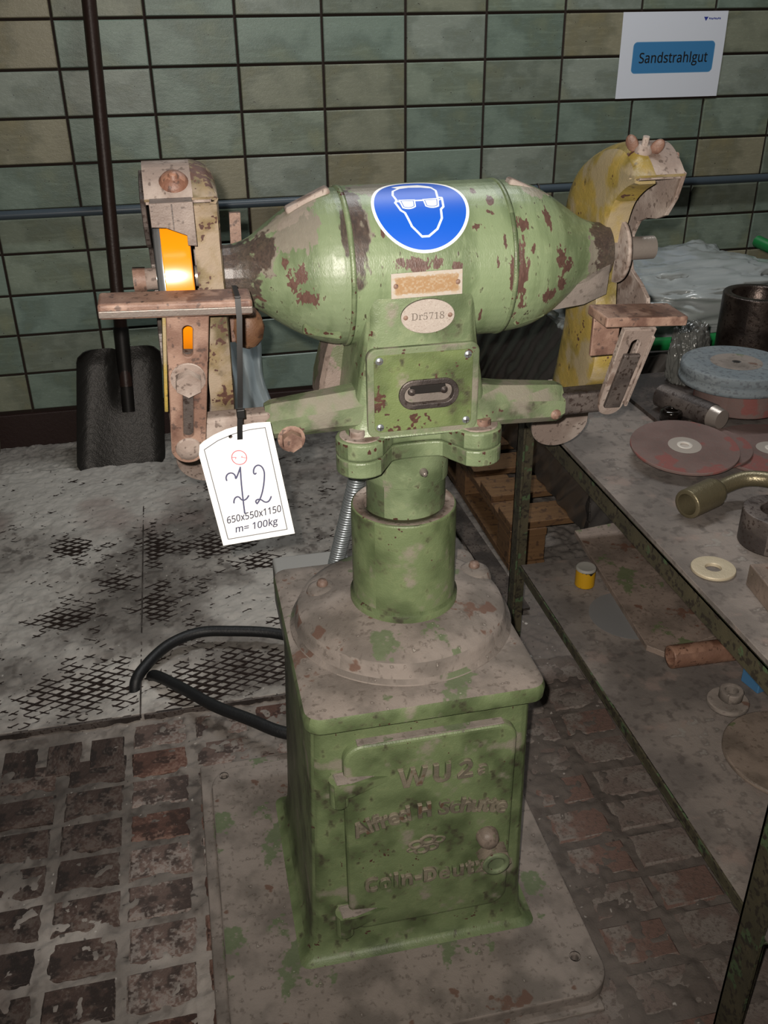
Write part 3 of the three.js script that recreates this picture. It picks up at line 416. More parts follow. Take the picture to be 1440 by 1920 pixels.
  for (const s of [-1, 1]) part('rivet', at(lathe([[0, 0.0018], [0.0025, 0.001], [0.003, 0]], 12).rotateX(Math.PI / 2), s * 0.0265, 0, 0.0052), mRust, op);
}
{ // arms of the head, clamp bars
  const armRing = (x, y0, y1, z0, z1, c) => [[x, y0 + c, z0], [x, y0, z0 + c], [x, y0, z1 - c], [x, y0 + c, z1], [x, y1 - c * 1.6, z1], [x, y1, z1 - c * 1.6], [x, y1, z0 + c], [x, y1 - c, z0]];
  const L = [[-0.055, 0.868, 0.918, 0.035, 0.088], [-0.10, 0.868, 0.914, 0.04, 0.088], [-0.170, 0.866, 0.908, 0.045, 0.087], [-0.178, 0.869, 0.905, 0.048, 0.085]].map(([x, a, b, c, d]) => armRing(x, a, b, c, d, 0.010));
  part('arm', loft(L, true, true), mGreenDust, G);
  const Rr = [[0.075, 0.856, 0.912, 0.035, 0.088], [0.12, 0.856, 0.906, 0.04, 0.088], [0.192, 0.853, 0.900, 0.045, 0.087], [0.200, 0.856, 0.897, 0.048, 0.085]].map(([x, a, b, c, d]) => armRing(x, a, b, c, d, 0.010)).reverse();
  part('arm', loft(Rr, true, true), mGreenDust, G);
  part('arm_bolt', merge(at(hex(0.013, 0.014, 'z'), -0.150, 0.868, 0.094), at(lathe([[0.0165, 0], [0.0165, 0.003], [0, 0.003]], 20).rotateX(Math.PI / 2), -0.150, 0.868, 0.086)), mRust, G);
  part('arm_bolt', at(lathe([[0, 0.004], [0.005, 0.003], [0.007, 0]], 16).rotateX(Math.PI / 2), 0.187, 0.866, 0.087), mRust, G);
  part('clamp_bar', bx(-0.262, -0.170, 0.871, 0.900, 0.052, 0.082, 0.006, 3), mPink, G);
  part('clamp_bar', bx(0.192, 0.266, 0.860, 0.890, 0.052, 0.082, 0.006, 3), mIron, G);
}
// wheel guards: hood and dust chute of one bent casting, outer cover plate
function interp(pts, n) { const c = new THREE.CatmullRomCurve3(pts.map(p => new THREE.Vector3(0, p[0], p[1])), false, 'centripetal'); return c.getPoints(n).map(p => [p.y, p.z]); }
const O = interp([[1.147, 0.078], [1.162, 0.058], [1.174, 0.032], [1.174, 0.000], [1.160, -0.05], [1.132, -0.103], [1.098, -0.127], [1.05, -0.132], [1.0, -0.118], [0.955, -0.103], [0.90, -0.112], [0.85, -0.126], [0.795, -0.146]], 90);
const F = interp([[1.143, 0.074], [1.130, 0.048], [1.112, 0.026], [1.083, 0.012], [1.048, 0.004], [1.010, 0.000], [0.978, 0.004], [0.95, 0.012], [0.91, 0.018], [0.88, 0.010], [0.84, -0.045], [0.805, -0.115]], 90);
const F2 = interp([[1.143, 0.075], [1.130, 0.069], [1.112, 0.064], [1.083, 0.060], [1.048, 0.060], [1.010, 0.058], [0.978, 0.054], [0.95, 0.050], [0.91, 0.042], [0.88, 0.020], [0.84, -0.045], [0.805, -0.115]], 90);
function hood(xi, xo, F, lining = false) {                                    // xi: plate on the motor side, xo: outer edge
  const s = Math.sign(xo - xi), P = [];
  for (let t = 0; t <= 90; t++) {
    const [oy, oz] = O[t], [fy, fz] = F[t], L = Math.hypot(oy - fy, oz - fz) - (lining ? 0.0042 : 0), r = Math.min(0.024, L * 0.45), LL = Math.hypot(oy - fy, oz - fz), dy = (oy - fy) / LL, dz = (oz - fz) / LL, row = [];
    const pt = (x, d) => row.push([x, fy + dy * d, fz + dz * d]);
    if (!lining) { pt(xi + s * 0.026, 0.0); pt(xi + s * 0.006, 0.0); } pt(xi + s * 0.001, 0.002); pt(xi, 0.007);
    for (let k = 1; k <= 4; k++) pt(xi, 0.007 + (L - r - 0.007) * k / 4);
    for (let k = 1; k <= 6; k++) { const a = k / 6 * Math.PI / 2; pt(xi + s * r * (1 - Math.cos(a)), L - r + r * Math.sin(a)); }
    for (let k = 1; k <= 4; k++) pt(xi + s * (r + (Math.abs(xo - xi) - r) * k / 4), L);
    P.push(s > 0 ? row : row.reverse());
  }
  return sheet(P, lining ? 0.0008 : 0.0035);
}
function coverPlate(x, pts) { const g = ext(poly(pts.map(([y, z]) => [-z, y])), 0.004, 0.0008, 1); g.rotateY(Math.PI / 2); g.translate(x, 0, 0); return g; }   // outline (y, z)
const cover = [[1.163, 0.040], [1.150, 0.078], [1.120, 0.066], [1.098, 0.048], [1.090, 0.026], [1.086, 0.0], [1.078, -0.020], [1.057, -0.034], [1.030, -0.034], [1.014, -0.026], [1.002, 0.006], [0.990, 0.028], [0.956, 0.036], [0.90, 0.022], [0.85, -0.01], [0.818, -0.034], [0.80, -0.09], [0.83, -0.128], [0.90, -0.106], [0.955, -0.097], [1.0, -0.112], [1.05, -0.126], [1.098, -0.121], [1.132, -0.097], [1.158, -0.048], [1.168, 0.005]];
for (const [xi, xo, xc, gl, cl, mm] of [[0.266, 0.326, 0.324, 'yellow wheel guard without a wheel, dust on its top', 'dusty outer plate of the guard', mYellow], [-0.214, -0.287, -0.291, 'yellow wheel guard over the orange wheel, caked with dust', 'rusty outer plate of the guard', mYellowDust]]) {
  const g = new THREE.Group(); g.name = 'wheel_guard'; g.userData.label = gl; G.add(g); const s = Math.sign(xo);
  part('hood', hood(xi, xo, s > 0 ? F : F2), mm, g);
  part('inner_dust', hood(xi + s * 0.0045, xo - s * 0.001, s > 0 ? F : F2, true), mPink, g, 'pale dust caked inside the guard');
  part('outer_plate', coverPlate(xc, cover), s > 0 ? mPink : mIron, g, cl);
  // rounded end of the chute
  const e = ext((() => { const q = new THREE.Shape(); q.moveTo(-0.034, 0.085); q.lineTo(-0.045, 0); q.absarc(0, 0, 0.045, Math.PI, 2 * Math.PI); q.lineTo(0.034, 0.085); q.closePath(); return q; })(), 0.004, 0.001, 1, 20); e.rotateX(0.31); e.translate((xi + xo) / 2 + 0.002, 0.745, -0.158);
  part('chute_lip', e, mPink, g);
  const dustTop = []; for (let t = 0; t <= 26; t++) { const [oy, oz] = O[t], row = []; for (let k = 0; k <= 6; k++) row.push([xi + s * (0.023 + (Math.abs(xo - xi) - 0.023) * k / 6), oy + 0.0022, oz + 0.0012]); dustTop.push(s > 0 ? row : row.reverse()); }
  part('guard_dust', sheet(dustTop, 0.0014), mPink, g, 'pale dust on top of the guard');
}
{
  const g = new THREE.Group(); g.name = 'wing_nut'; G.add(g); g.position.set(0.287, 1.166, 0.044); g.rotation.set(0.25, -0.5, 0);
  part('nut_body', lathe([[0.011, 0], [0.010, 0.008], [0.0065, 0.013], [0, 0.013]], 20), mPink, g); part('stud', cyl([0, 0.01, 0], [0, 0.023, 0], 0.004, 12), mPink, g);
  for (const s of [-1, 1]) { const w = new THREE.SphereGeometry(1, 16, 12); w.scale(0.0072, 0.0105, 0.003); w.rotateZ(-s * 0.5); w.translate(s * 0.0145, 0.013, 0); part('wing', w, pm(T_rust, { color: 0xd8ccc6 }), g); }
  part('cap_nut', lathe([[0.021, 0], [0.0215, 0.004], [0.017, 0.011], [0.009, 0.015], [0.0065, 0.0155], [0.0055, 0.020], [0, 0.0205]], 28).scale(0.74, 0.74, 0.74).rotateX(0.62).translate(-0.255, 1.161, 0.060), pm(T_rust, { color: 0xf2dcd0 }), G, 'domed reddish nut on the guard');
  part('cover_bolt', cyl([0.328, 1.162, 0.03], [0.340, 1.162, 0.03], 0.005, 12), mRust, G);
}
{ // left wheel, deflector, spindle ends, right flange and bare shaft
  const w = new THREE.Group(); w.name = 'grinding_wheel'; w.userData.label = 'bright orange grinding wheel with grey metal side'; G.add(w);
  part('orange_rim', latheX([[0.04, -0.2445], [0.094, -0.2445], [0.0962, -0.243].map((v, i) => i ? -0.2462 : v), [0.0962, -0.2745], [0.0955, -0.2755]].map(([r, x]) => [r, -x]).map(([r, x]) => [r, x]), 96).rotateY(Math.PI).translate(0, AX, 0), M({ color: 0xe8860c, roughness: 0.22, clearcoat: 0.5, clearcoatRoughness: 0.15 }), w);
  part('side_band', latheX([[0.0945, 0.2755], [0.0945, 0.2785], [0.0918, 0.2795], [0.0918, 0.2810], [0.088, 0.2838], [0.03, 0.2838]], 96).rotateY(Math.PI).translate(0, AX, 0), M({ color: 0x9a9c9e, roughness: 0.3, metalness: 0.75 }), w);
  const d = new THREE.Group(); d.name = 'spark_deflector'; d.userData.label = 'grey sheet metal spark deflector'; G.add(d);
  const mD = pm(T_pink, { color: 0xc8c4c2, roughness: 0.6 });
  part('deflector_plate', at(ext(poly([[-0.282, 1.150], [-0.282, 1.127], [-0.268, 1.126], [-0.247, 1.117], [-0.247, 1.107], [-0.2385, 1.106], [-0.2385, 1.150]]), 0.0022, 0.0004, 1), 0, 0, 0.1045), mD, d);
  part('deflector_fold', bx(-0.282, -0.2385, 1.1475, 1.1505, 0.066, 0.106, 0.0008, 1), mD, d);
  part('deflector_seam', bx(-0.2605, -0.2592, 1.123, 1.149, 0.1066, 0.1075, 0.0004, 1), mIron, d);
  part('spindle', merge(cyl([-0.296, AX, 0], [-0.21, AX, 0], 0.012, 24)), mSteel, G);
  part('spindle_nut', merge(at(hex(0.015, 0.014, 'x'), -0.3055, AX, 0)), mRust, G); part('spindle_collar', cyl([-0.299, AX, 0], [-0.286, AX, 0], 0.0125, 24), mPink, G);
  part('spindle', cyl([0.262, AX, 0], [0.338, AX, 0], 0.0145, 32), mSteel, G, 'bare steel shaft end');
  part('wheel_flange', latheX([[0.0, 0.294], [0.030, 0.294], [0.040, 0.291], [0.0415, 0.288], [0.0405, 0.284], [0.0, 0.284]], 64).translate(0, AX, 0), mPink, G);
  // clamp screws of the guard beside the left end bell
  part('clamp_screw', loft([[[-0.192, 1.04, -0.128], [-0.178, 1.04, -0.128], [-0.178, 1.04, -0.118], [-0.192, 1.04, -0.118]], [[-0.190, 1.095, -0.127], [-0.176, 1.095, -0.127], [-0.176, 1.095, -0.119], [-0.190, 1.095, -0.119]]].reverse(), true, true), mRust, G);
  const k = new THREE.IcosahedronGeometry(0.026, 1); k.scale(0.9, 1.15, 0.7); k.translate(-0.180, 0.951, -0.1); part('clamp_knob', k, pm(T_rust, { color: 0xe8d8b8 }), G); part('clamp_screw', bx(-0.212, -0.196, 0.935, 0.99, -0.1, -0.09, 0.003), mRust, G);
}
{ // tool rests
  const rest = (name, label) => { const r = new THREE.Group(); r.name = name; r.userData.label = label; G.add(r); return r; };
  const bracketShape = (len) => { const s = new THREE.Shape(); s.moveTo(-0.0185, 0); s.absarc(0, 0, 0.0185, Math.PI, 2 * Math.PI); s.lineTo(0.0215, len); s.lineTo(-0.0215, len); s.closePath(); s.holes.push(slot(0.0, 0.140, 0.013, 0.040), slot(0, 0.049, 0.0135, 0.070)); const h = new THREE.Path(); h.absarc(0.009, 0.172, 0.0035, 0, Math.PI * 2); s.holes.push(h); return s; };
  const place = (g, x, y, z, tilt, roll) => { g.rotateZ(roll); g.rotateX(tilt); g.translate(x, y, z); return g; };
  { // left
    const r = rest('tool_rest', 'rusty tool rest before the orange wheel on a slotted bracket');
    part('rest_bar', (() => { const g = bx(-0.0785, 0.0785, -0.0085, 0.0085, -0.021, 0.021, 0.004, 3); g.rotateX(0.05); g.rotateZ(-0.035); g.translate(-0.2665, 1.052, 0.128); return g; })(), mRust, r);
    part('worn_edge', (() => { const g = bx(-0.078, 0.078, -0.006, 0.0015, -0.001, 0.0012, 0.001, 2); g.rotateX(0.05); g.rotateZ(-0.035); g.translate(-0.2665, 1.051, 0.1492); return g; })(), M({ color: 0x7e756f, metalness: 0.5, roughness: 0.4, bumpMap: rep(bumpTex, 6), bumpScale: 0.0003 }), r);
    part('bracket', place(ext(bracketShape(0.178), 0.006, 0.001, 1, 12), -0.2715, 0.876, 0.098, 0.20, -0.09), mRust, r);
    part('bracket_web', place(bx(-0.026, -0.022, 0.05, 0.178, -0.03, 0.005, 0.001, 1), -0.2715, 0.876, 0.098, 0.20, -0.09), mYellow, r);
    const b = part('clamp_bolt', place(merge(at(hex(0.0155, 0.012, 'z'), 0, 0.094, 0.016), at(lathe([[0.019, 0], [0.019, 0.003], [0, 0.003]], 24).rotateX(Math.PI / 2), 0, 0.096, 0.008)), -0.2715, 0.876, 0.098, 0.20, -0.09), mPink, r);
    part('pivot_bolt', place(at(lathe([[0.015, 0], [0.014, 0.003], [0.007, 0.006], [0, 0.007]], 24).rotateX(Math.PI / 2), 0, 0.001, 0.007), -0.2715, 0.876, 0.098, 0.20, -0.09), mPink, r);
    part('slide_block', place(bx(-0.016, 0.016, 0.01, 0.12, -0.016, -0.002, 0.003), -0.2715, 0.876, 0.098, 0.20, -0.09), mIron, r);
  }
  { // right
    const r = rest('tool_rest', 'rusty tool rest before the empty guard');
    part('rest_bar', (() => { const g = bx(-0.053, 0.053, -0.006, 0.006, -0.026, 0.026, 0.0025, 3); g.rotateX(0.05); g.rotateZ(-0.06); g.rotateY(0.03); g.translate(0.270, 0.996, 0.112); return g; })(), mRust, r);
    part('rest_flange', (() => { const g = bx(-0.018, 0.018, -0.05, 0, -0.003, 0.003, 0.002); g.translate(0.243, 0.990, 0.086); return g; })(), mRust, r);
    const sh = new THREE.Shape(); sh.moveTo(-0.016, 0); sh.absarc(0, 0, 0.016, Math.PI, 2 * Math.PI); sh.lineTo(0.020, 0.118); sh.lineTo(-0.020, 0.118); sh.closePath(); sh.holes.push(slot(0, 0.088, 0.013, 0.034));
    part('bracket', place(ext(sh, 0.007, 0.001, 1, 12), 0.262, 0.874, 0.078, 0.36, -0.06), mPink, r);
    part('bracket_rib', place(bx(0.017, 0.021, 0.0, 0.11, -0.004, 0.012, 0.001, 1), 0.262, 0.874, 0.078, 0.36, -0.06), mPink, r);
    part('slide_block', place(bx(-0.012, 0.010, 0.0, 0.085, 0.008, 0.014, 0.002), 0.262, 0.874, 0.078, 0.36, -0.06), mIron, r);
  }
}
{ // conduit and box behind the column
  const pts = []; const a = new THREE.Vector3(-0.060, 0.50, -0.205), b = new THREE.Vector3(-0.030, 0.74, -0.10); const n = 44; for (let i = 0; i <= n * 12; i++) { const t = i / (n * 12), p = a.clone().lerp(b, t), th = i / 12 * Math.PI * 2; pts.push([p.x + 0.0115 * Math.cos(th), p.y, p.z + 0.0115 * Math.sin(th)]); }
  part('flexible_conduit', merge(tube(pts, 0.0026, n * 12, 5), cyl([a.x, a.y, a.z], [b.x, b.y, b.z], 0.0105, 12)), mZinc, G, 'ribbed grey metal conduit behind the column');
  part('terminal_box', bx(-0.155, -0.02, 0.36, 0.455, -0.335, -0.165, 0.006), M({ color: 0x8a8a88, roughness: 0.6 }), G, 'light grey terminal box on the back of the cabinet');
}

// ------------------------------------------------------------------ paper tag on a cable tie
{
  const t = thing('paper_tag', 'white paper tag numbered 72 hanging from a tool rest on a cable tie', 'tag', [0, 0, 0]);
  const A = new THREE.Vector2(-0.2445, 0.7705), ux = new THREE.Vector2(0.0845, 0.0055), uy = new THREE.Vector2(-0.0195, 0.1445);     // lower left, width, height
  const q = (u, v) => [A.x + ux.x * u + uy.x * v, A.y + ux.y * u + uy.y * v];
  const s = poly([q(0, 0), q(1, 0), q(1, 1), q(0.80, 1.012), q(0.6, 1.008), q(0.42, 0.995), q(0.25, 0.965), q(0.1, 0.925), q(0.04, 0.90), q(0, 0.82)]);
  const hh = new THREE.Path(); const c0 = q(0.455, 0.93); hh.absarc(c0[0], c0[1], 0.0022, 0, 6.283); s.holes.push(hh);
  const g = new THREE.ExtrudeGeometry(s, { depth: 0.0006, bevelEnabled: false }); const p = g.attributes.position, uv = new Float32Array(p.count * 2), det = ux.x * uy.y - ux.y * uy.x;
  for (let i = 0; i < p.count; i++) { const dx = p.getX(i) - A.x, dy = p.getY(i) - A.y; uv[2 * i] = (dx * uy.y - dy * uy.x) / det; uv[2 * i + 1] = (ux.x * dy - ux.y * dx) / det / 1.02; }
  g.setAttribute('uv', new THREE.BufferAttribute(uv, 2)); g.translate(0, 0, 0.155);
  mesh('card', g, M({ map: canvasTex(600, 1000, (c, w, h) => {
    c.fillStyle = '#f6f5f0'; c.fillRect(0, 0, w, h); c.strokeStyle = '#55565c'; c.lineWidth = 7; c.lineJoin = 'round'; const P = (a) => { c.beginPath(); a.forEach(([x, y], i) => i ? c.lineTo(x, y) : c.moveTo(x, y)); c.stroke(); };
    P([[52, 950], [545, 950], [552, 58], [430, 56], [300, 70], [170, 104], [50, 160], [52, 950]]);
    c.strokeStyle = '#b8606a'; c.lineWidth = 8; c.beginPath(); c.arc(300, 268, 58, 0, 7); c.stroke(); c.lineWidth = 6; P([[246, 256], [276, 262], [268, 276]]); P([[354, 280], [318, 268], [326, 258]]);
    c.strokeStyle = '#4a4c66'; c.lineWidth = 13; c.lineCap = 'round';
    c.beginPath(); c.moveTo(160, 440); c.bezierCurveTo(150, 380, 230, 360, 235, 420); c.bezierCurveTo(225, 460, 250, 420, 290, 350); c.bezierCurveTo(262, 500, 250, 620, 236, 745); c.stroke();
    c.beginPath(); c.moveTo(172, 640); c.bezierCurveTo(180, 590, 220, 580, 230, 610); c.bezierCurveTo(240, 640, 270, 640, 300, 600); c.stroke();
    c.beginPath(); c.moveTo(400, 420); c.bezierCurveTo(380, 440, 375, 400, 400, 370); c.bezierCurveTo(440, 330, 480, 380, 462, 450); c.bezierCurveTo(440, 540, 400, 640, 352, 680); c.bezierCurveTo(330, 650, 370, 630, 400, 660); c.bezierCurveTo(420, 690, 450, 690, 476, 640); c.stroke();
    c.fillStyle = '#3c3e4e'; c.font = 'italic 82px sans-serif'; c.save(); c.translate(74, 812); c.rotate(-0.06); c.scale(0.86, 1); c.lineWidth = 3; c.strokeStyle = '#3c3e4e'; c.fillText('650x550x1150', 0, 0); c.strokeText('650x550x1150', 0, 0); c.restore(); c.save(); c.translate(120, 902); c.rotate(-0.03); c.lineWidth = 3; c.fillText('m= 100kg', 0, 0); c.strokeText('m= 100kg', 0, 0); c.restore();
  }), roughness: 0.8 }), t);
  const strap = []; for (const [x, y, z] of [[-0.2035, 1.062, 0.152], [-0.2035, 1.040, 0.1545], [-0.208, 0.98, 0.1585], [-0.211, 0.94, 0.1575], [-0.2135, 0.915, 0.1575], [-0.2142, 0.9035, 0.1572]]) strap.push([[x - 0.003, y, z], [x + 0.003, y, z]]);
  part('cable_tie', sheet(strap, 0.0013), mBlack, t, 'black plastic cable tie'); part('tie_head', bx(-0.2155, -0.2065, 0.930, 0.940, 0.1555, 0.1615, 0.001), mBlack, t);
  part('tie_loop', bx(-0.2065, -0.2005, 1.0595, 1.0615, 0.105, 0.153, 0.0008), mBlack, t);
}

// ------------------------------------------------------------------ things by the tiled wall
{
  const t = thing('shovel', 'black shovel with a dark brown handle leaning on the tiled wall', 'shovel', [-0.51, 0.018, -1.745], 0.02);
  part('handle', tube([[0.043, 0.24, -0.085], [0.048, 0.36, -0.118], [0.055, 0.55, -0.150], [0.075, 1.0, -0.205], [0.10, 1.62, -0.258]], 0.0205, 40, 16), M({ color: 0x2b1a14, roughness: 0.45, bumpMap: rep(bumpTex, 2), bumpScale: 0.0008 }), t);
  const P = []; for (let i = 0; i <= 24; i++) { const v = i / 24, row = []; for (let j = 0; j <= 32; j++) { const u = j / 32 * 2 - 1, w = 0.128 + 0.010 * (1 - v) + (v > 0.93 ? -0.02 * ((v - 0.93) / 0.07) ** 2 : 0) - (v < 0.06 ? 0.012 * (1 - v / 0.06) ** 2 : 0); const socket = Math.exp(-((u / 0.16) ** 2)) * 0.028 * sm(0.42, 0.75, v), rim = 0.030 * Math.pow(Math.abs(u), 6) + 0.012 * sm(0.85, 1, v); row.push([u * w - 0.004 + 0.04 * v, 0.355 * v, -0.115 * v - 0.03 + socket + rim + 0.02 * (1 - v) * (1 - u * u)]); } P.push(row); }
  part('blade', sheet(P.map(r => r.slice().reverse()), 0.003), M({ color: 0x2a2826, roughness: 0.42, metalness: 0.4, bumpMap: rep(bumpTex, 5), bumpScale: 0.0012 }), t);
  part('socket', cyl([0.040, 0.16, -0.070], [0.050, 0.42, -0.132], 0.020, 20, 0.024), M({ color: 0x191614, roughness: 0.5, metalness: 0.3 }), t);
}
{
  const t = thing('wall_conduit', 'blue grey pipe running along the tiled wall', 'pipe', [0, 0.770, ZW + 0.026]);
  part('pipe', cyl([-2.5, 0, 0], [3.1, 0, 0], 0.0135, 20), M({ color: 0x46525c, roughness: 0.4 }), t);
  for (const x of [-1.5, -0.15, 0.95, 2.3]) part('pipe_clip', merge(at(new THREE.TorusGeometry(0.016, 0.003, 8, 20).rotateY(Math.PI / 2), x, 0, 0), bx(x - 0.006, x + 0.006, -0.004, 0.004, -0.027, -0.012, 0.001)), mIron, t);
}
{
  const g = new THREE.PlaneGeometry(0.366, 0.254, 14, 8); const p = g.attributes.position; for (let i = 0; i < p.count; i++) p.setZ(i, 0.003 + 0.002 * Math.sin(p.getX(i) * 14) + 0.0012 * Math.sin(p.getY(i) * 20 + 1));
  const o = mesh('paper_sign', g, M({ map: canvasTex(1024, 710, (c, w, h) => { c.fillStyle = '#e8edf8'; c.fillRect(0, 0, w, h); c.fillStyle = '#3f86bd'; c.strokeStyle = '#5a98c6'; c.lineWidth = 6; c.beginPath(); c.roundRect(130, 244, 800, 256, 36); c.fill(); c.stroke(); c.fillStyle = '#0b0d12'; c.font = '116px sans-serif'; c.textAlign = 'center'; c.textBaseline = 'middle'; c.save(); c.translate(532, 374); c.scale(0.94, 1); c.fillText('Sandstrahlgut', 0, 0); c.strokeStyle = '#0b0d12'; c.lineWidth = 3; c.strokeText('Sandstrahlgut', 0, 0); c.restore(); c.fillStyle = '#28389a'; c.beginPath(); c.moveTo(786, 46); c.lineTo(830, 46); c.lineTo(808, 80); c.fill(); for (let i = 0; i < 8; i++) { c.fillRect(838 + i * 15, 52 + (i % 3) * 2, 10, 14); } }), roughness: 0.7, side: THREE.DoubleSide }));
  o.name = 'paper_sign'; o.position.set(1.393, 1.168, ZW + 0.004); o.userData = { label: 'white paper sign with black Sandstrahlgut lettering on a blue bar', category: 'sign' }; scene.add(o);
}
{ // limp plastic sack against the wall
  const P = []; for (let i = 0; i <= 30; i++) { const v = i / 30, row = []; for (let j = 0; j <= 30; j++) { const a = j / 30 * Math.PI, w = 0.055 + 0.025 * (1 - v) + 0.008 * Math.sin(v * 9); row.push([-w * Math.cos(a) - 0.02 * v, 0.40 * v, 0.075 * Math.sin(a) * (1 - 0.5 * v) + 0.014 * Math.sin(a * 7 + v * 4) + 0.01 * fbm(a, v * 2, 4, 3, 901, false)]); } P.push(row); }
  single('plastic_sack', sheet(P, 0.001), M({ color: 0xc2cfd4, roughness: 0.35, clearcoat: 0.3 }), 'limp pale blue plastic sack against the tiled wall behind the orange wheel', 'sack', [-0.075, 0.02, -1.90]);
  const pt = thing('clay_pot', 'pale round pot on the floor at the foot of the tiled wall', 'pot', [-0.962, 0.014, -1.90]); part('pot_body', lathe([[0, 0], [0.045, 0], [0.060, 0.03], [0.066, 0.07], [0.060, 0.11], [0.05, 0.135], [0.045, 0.135], [0.055, 0.1], [0.06, 0.07], [0.05, 0.02], [0, 0.015]], 40), M({ color: 0x77735c, roughness: 0.8 }), pt); part('rim', at(new THREE.TorusGeometry(0.048, 0.005, 8, 32).rotateX(Math.PI / 2), 0, 0.135, 0), M({ color: 0x6a664f, roughness: 0.8 }), pt);
}
// cables on the walkway
single('power_cable', tube([[0.04, 0.04, -0.45], [-0.05, 0.045, -0.60], [-0.125, 0.05, -0.665], [-0.24, 0.052, -0.702], [-0.31, 0.052, -0.712], [-0.375, 0.05, -0.685], [-0.43, 0.042, -0.625], [-0.452, 0.03, -0.592], [-0.458, 0.0, -0.575]], 0.0125, 90, 14), mRubber, 'thick black cable arching over the metal walkway into the floor', 'cable');
single('power_cable', tube([[-0.422, -0.005, -0.625], [-0.418, 0.022, -0.612], [-0.405, 0.036, -0.590], [-0.35, 0.042, -0.525], [-0.29, 0.046, -0.451], [-0.22, 0.05, -0.385], [-0.16, 0.052, -0.330], [-0.08, 0.055, -0.295]], 0.0125, 80, 14), mRubber, 'thick black cable running straight from the walkway to the pedestal', 'cable');

// ------------------------------------------------------------------ pallet and wrapped stack behind the bench
{
  const mWood = pm(tex(512, 512, (u, v) => { const a = fbm(u * 0.3, v * 4, 10, 4, 910, false), b = fbm(u, v, 20, 3, 920); let c = mix([92, 66, 42], [120, 90, 58], a); return mix(c, [66, 46, 32], sm(0.58, 0.75, b) * 0.7); }), { roughness: 0.8 });
  const t = thing('wooden_pallet', 'orange brown wooden pallet behind the bench under the wrapped stack', 'pallet', [0, 0.006, 0]);
  for (let i = 0; i < 6; i++) { const z = -0.93 - i * 0.16; part('top_board', bx(0.50, 1.35, 0.118, 0.138, z - 0.05, z + 0.05, 0.003, 1), mWood, t); }
  for (const x of [0.55, 0.92, 1.30]) { part('bearer', bx(x - 0.05, x + 0.05, 0.096, 0.118, -1.80, -0.875, 0.002, 1), mWood, t); part('bottom_board', bx(x - 0.05, x + 0.05, 0, 0.02, -1.80, -0.875, 0.002, 1), mWood, t); for (const z of [-0.93, -1.33, -1.75]) part('block', bx(x - 0.05, x + 0.05, 0.02, 0.096, z - 0.05, z + 0.05, 0.003, 1), mWood, t); }
  const s = thing('wrapped_stack', 'dark stack of sheets wrapped in clear film on the wooden pallet', 'stack', [0, 0.146, 0]);
  const r = rng(31), n = 16; for (let i = 0; i < n; i++) { const dx = (r() - 0.5) * 0.006; part('sheet', bx(0.672 + dx, 1.30 + dx, i * 0.0285, i * 0.0285 + 0.027, -1.78, -0.79 + (r() - 0.5) * 0.006, 0.003, 1), M({ color: [0x3a3634, 0x33302e, 0x423e3b][i % 3], roughness: 0.55 }), s); }
  const P = [], film = (a, b, c, d, nn, mm) => { const out = []; for (let i = 0; i <= nn; i++) { const row = []; for (let j = 0; j <= mm; j++) { const u = i / nn, v = j / mm; const q = [0, 1, 2].map(k => a[k] + (b[k] - a[k]) * u + (c[k] - a[k]) * v); const w = 0.0035 * Math.sin((u * 3 + v * 1.4) * 26 + 3 * fbm(u * 2, v * 2, 4, 2, 930, false)) + 0.004 * fbm(u * 3, v * 3, 6, 3, 940, false); row.push(q.map((x, k) => x + d[k] * (w + 0.005))); } out.push(row); } return out; };
  const mFilm = M({ color: 0x5c5855, roughness: 0.28, transmission: 0.4, thickness: 0, clearcoat: 0.3 });
  const f = part('film', sheet(film([0.668, 0, -0.785], [0.668, 0, -1.78], [0.668, 0.462, -0.785], [-1, 0, 0], 90, 40), 0.0006), mFilm, s, 'clear wrinkled stretch film');
  part('film', sheet(film([1.29, 0, -0.782], [0.668, 0, -0.782], [1.29, 0.462, -0.782], [0, 0, 1], 80, 40), 0.0006), mFilm, s);
  single('flat_bar', bx(-0.028, 0.028, 0, 0.008, -0.30, 0.30, 0.001, 1), pm(T_iron, { color: 0xe0dcd6 }), 'long flat steel bar lying on the floor beside the pallet', 'steel bar', [0.452, 0.012, -0.98], 0.03);
}

// ------------------------------------------------------------------ steel bench and what lies on it
const BY = 0.65, SY = 0.30, BX = 0.36;
const mTop = pm(T_dust, { roughness: 0.8 });
mTop.map = rep(tex(768, 768, (u, v) => { const a = fbm(u, v, 5, 5, 950), b = fbm(u, v, 40, 4, 960), c0 = fbm(u, v, 12, 4, 970); let c = mix([92, 86, 82], [122, 114, 108], sm(0.3, 0.7, a)); c = mix(c, [66, 60, 57], sm(0.5, 0.8, b) * 0.55); c = mix(c, [132, 114, 106], sm(0.62, 0.8, c0) * 0.5); c = mix(c, [134, 130, 124], sm(0.66, 0.74, b * 0.5 + a * 0.5) * 0.8); return c; }), 2.2);
const mAngle = pm(tex(512, 512, (u, v) => { const a = fbm(u, v, 8, 4, 980), b = fbm(u, v, 40, 3, 990); let c = mix([50, 48, 36], [78, 72, 54], a); c = mix(c, [70, 92, 62], sm(0.6, 0.68, fbm(u, v, 10, 4, 995)) * 0.8); return mix(c, [34, 28, 24], sm(0.55, 0.7, b) * 0.7); }), { roughness: 0.6 });
